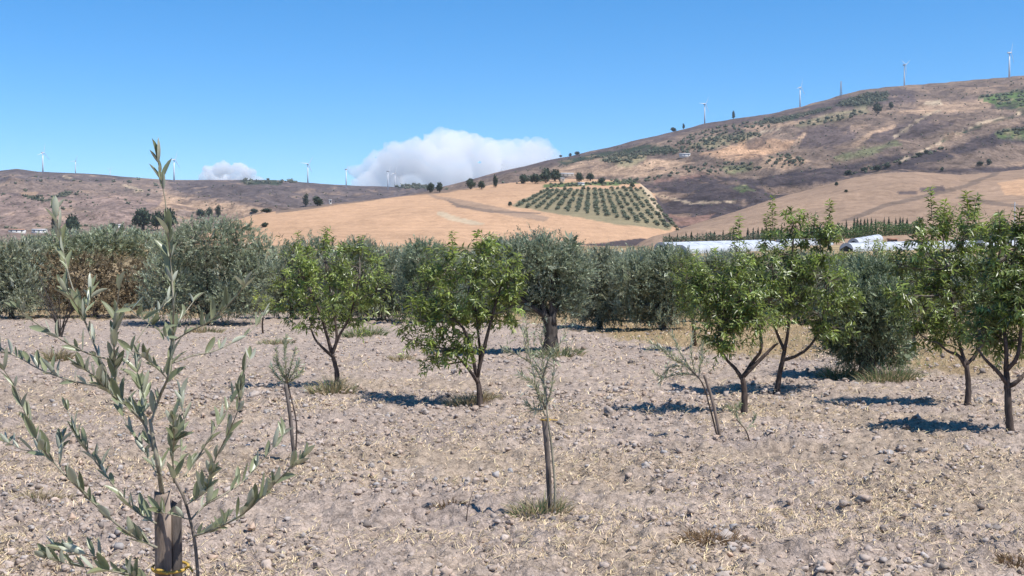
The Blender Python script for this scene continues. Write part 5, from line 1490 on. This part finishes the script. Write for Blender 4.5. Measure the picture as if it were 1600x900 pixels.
for x, y, w, lab in STN:
    g = G(x, y); s = w * g[1] / FPX * .62
    v, f = ICO2
    vv = v * (1 + .10 * np.sin(v @ np.array([3.1, 2.3, 4.2]) * 1.7 + x)[:, None] + .07 * rng.normal(size=(len(v), 1))) * np.array([s, s * .85, s * .62])
    B = Bag(); dk = .62 if 'dark' in lab else (.8 if 'brown' in lab else 1.08)
    B.add(vv, None, f, C_SOIL * dk * (np.array([1.03, .95, .86]) if 'brown' in lab else 1))
    o = link('stone' if 'stone' in lab else 'soil_clod', B.mesh('stone'), M['clod'], None, g + np.array([0, 0, s * .22])); o.rotation_euler = (0, 0, x)
    tag(o, lab, 'stone' if 'stone' in lab else 'clod')

# ------------------------------------------------------------------ clouds far behind the ridges
m = bpy.data.materials.new('cloud'); m.use_nodes = True; nt = m.node_tree; nt.nodes.clear()
out = nt.nodes.new('ShaderNodeOutputMaterial'); pv = nt.nodes.new('ShaderNodeVolumePrincipled')
pv.inputs['Color'].default_value = (1.0, .99, .985, 1); pv.inputs['Density'].default_value = .0045; pv.inputs['Anisotropy'].default_value = -.3
nt.links.new(pv.outputs[0], out.inputs['Volume'])
def cloud(label, puffs, m, d=16000.0):
    c0 = P(puffs[0][0], puffs[0][1], d)
    B = Bag(); s = d / FPX
    for x, y, r_ in puffs:
        v, f = ICO2
        w_ = v * (1 + .10 * rng.normal(size=(len(v), 1)))
        p = P(x, y, d + random.uniform(-60, 60) * s)
        B.add(w_ * np.array([r_ * s * 1.1, r_ * s * 1.0, r_ * s * .9]) + p, None, f)
    me = B.mesh('cloud', c0)
    o = link('cloud', me, m, None, c0)
    rm = o.modifiers.new('merge', 'REMESH'); rm.mode = 'VOXEL'; rm.voxel_size = 2.6 * s
    sm = o.modifiers.new('soften', 'SMOOTH'); sm.iterations = 3
    tx = bpy.data.textures.new('puff', 'CLOUDS'); tx.noise_scale = 22 * s; tx.noise_depth = 3
    dp = o.modifiers.new('puff', 'DISPLACE'); dp.texture = tx; dp.strength = 16 * s; dp.mid_level = .5
    tx = bpy.data.textures.new('wisp', 'CLOUDS'); tx.noise_scale = 7 * s; tx.noise_depth = 3
    dp = o.modifiers.new('wisp', 'DISPLACE'); dp.texture = tx; dp.strength = 6 * s; dp.mid_level = .5
    tag(o, label, 'cloud')
cloud('large pale pinkish cumulus cloud rising behind the mountain shoulder', [(560, 268, 16), (590, 256, 24), (620, 250, 30), (650, 245, 32), (690, 232, 34), (715, 228, 28), (745, 236, 30), (780, 248, 32), (815, 242, 28), (840, 236, 22), (855, 250, 22), (640, 275, 34), (700, 268, 40), (760, 272, 40), (600, 280, 30), (820, 270, 36), (670, 300, 40), (580, 296, 30), (730, 300, 40)], m)
m2 = m.copy(); m2.name = 'thick_cloud'; m2.node_tree.nodes['Principled Volume'].inputs['Density'].default_value = .011
cloud('small pale cloud low over the left ridge', [(330, 268, 14), (350, 262, 14), (372, 264, 14), (390, 271, 12), (340, 282, 18), (375, 284, 18), (400, 282, 10), (318, 278, 8)], m2)

# ------------------------------------------------------------------ the summer haze
B = Bag(); box(B, (-9300, -9300, -30), (9300, 9300, 600))
m = bpy.data.materials.new('haze'); m.use_nodes = True; nt = m.node_tree; nt.nodes.clear()
out = nt.nodes.new('ShaderNodeOutputMaterial'); pv = nt.nodes.new('ShaderNodeVolumePrincipled')
pv.inputs['Color'].default_value = (.80, .88, 1.0, 1); pv.inputs['Density'].default_value = .000045; pv.inputs['Anisotropy'].default_value = .2
nt.links.new(pv.outputs[0], out.inputs['Volume'])
o = link('haze', B.mesh('haze'), m); tag(o, 'thin summer haze over the valley', kind='stuff')
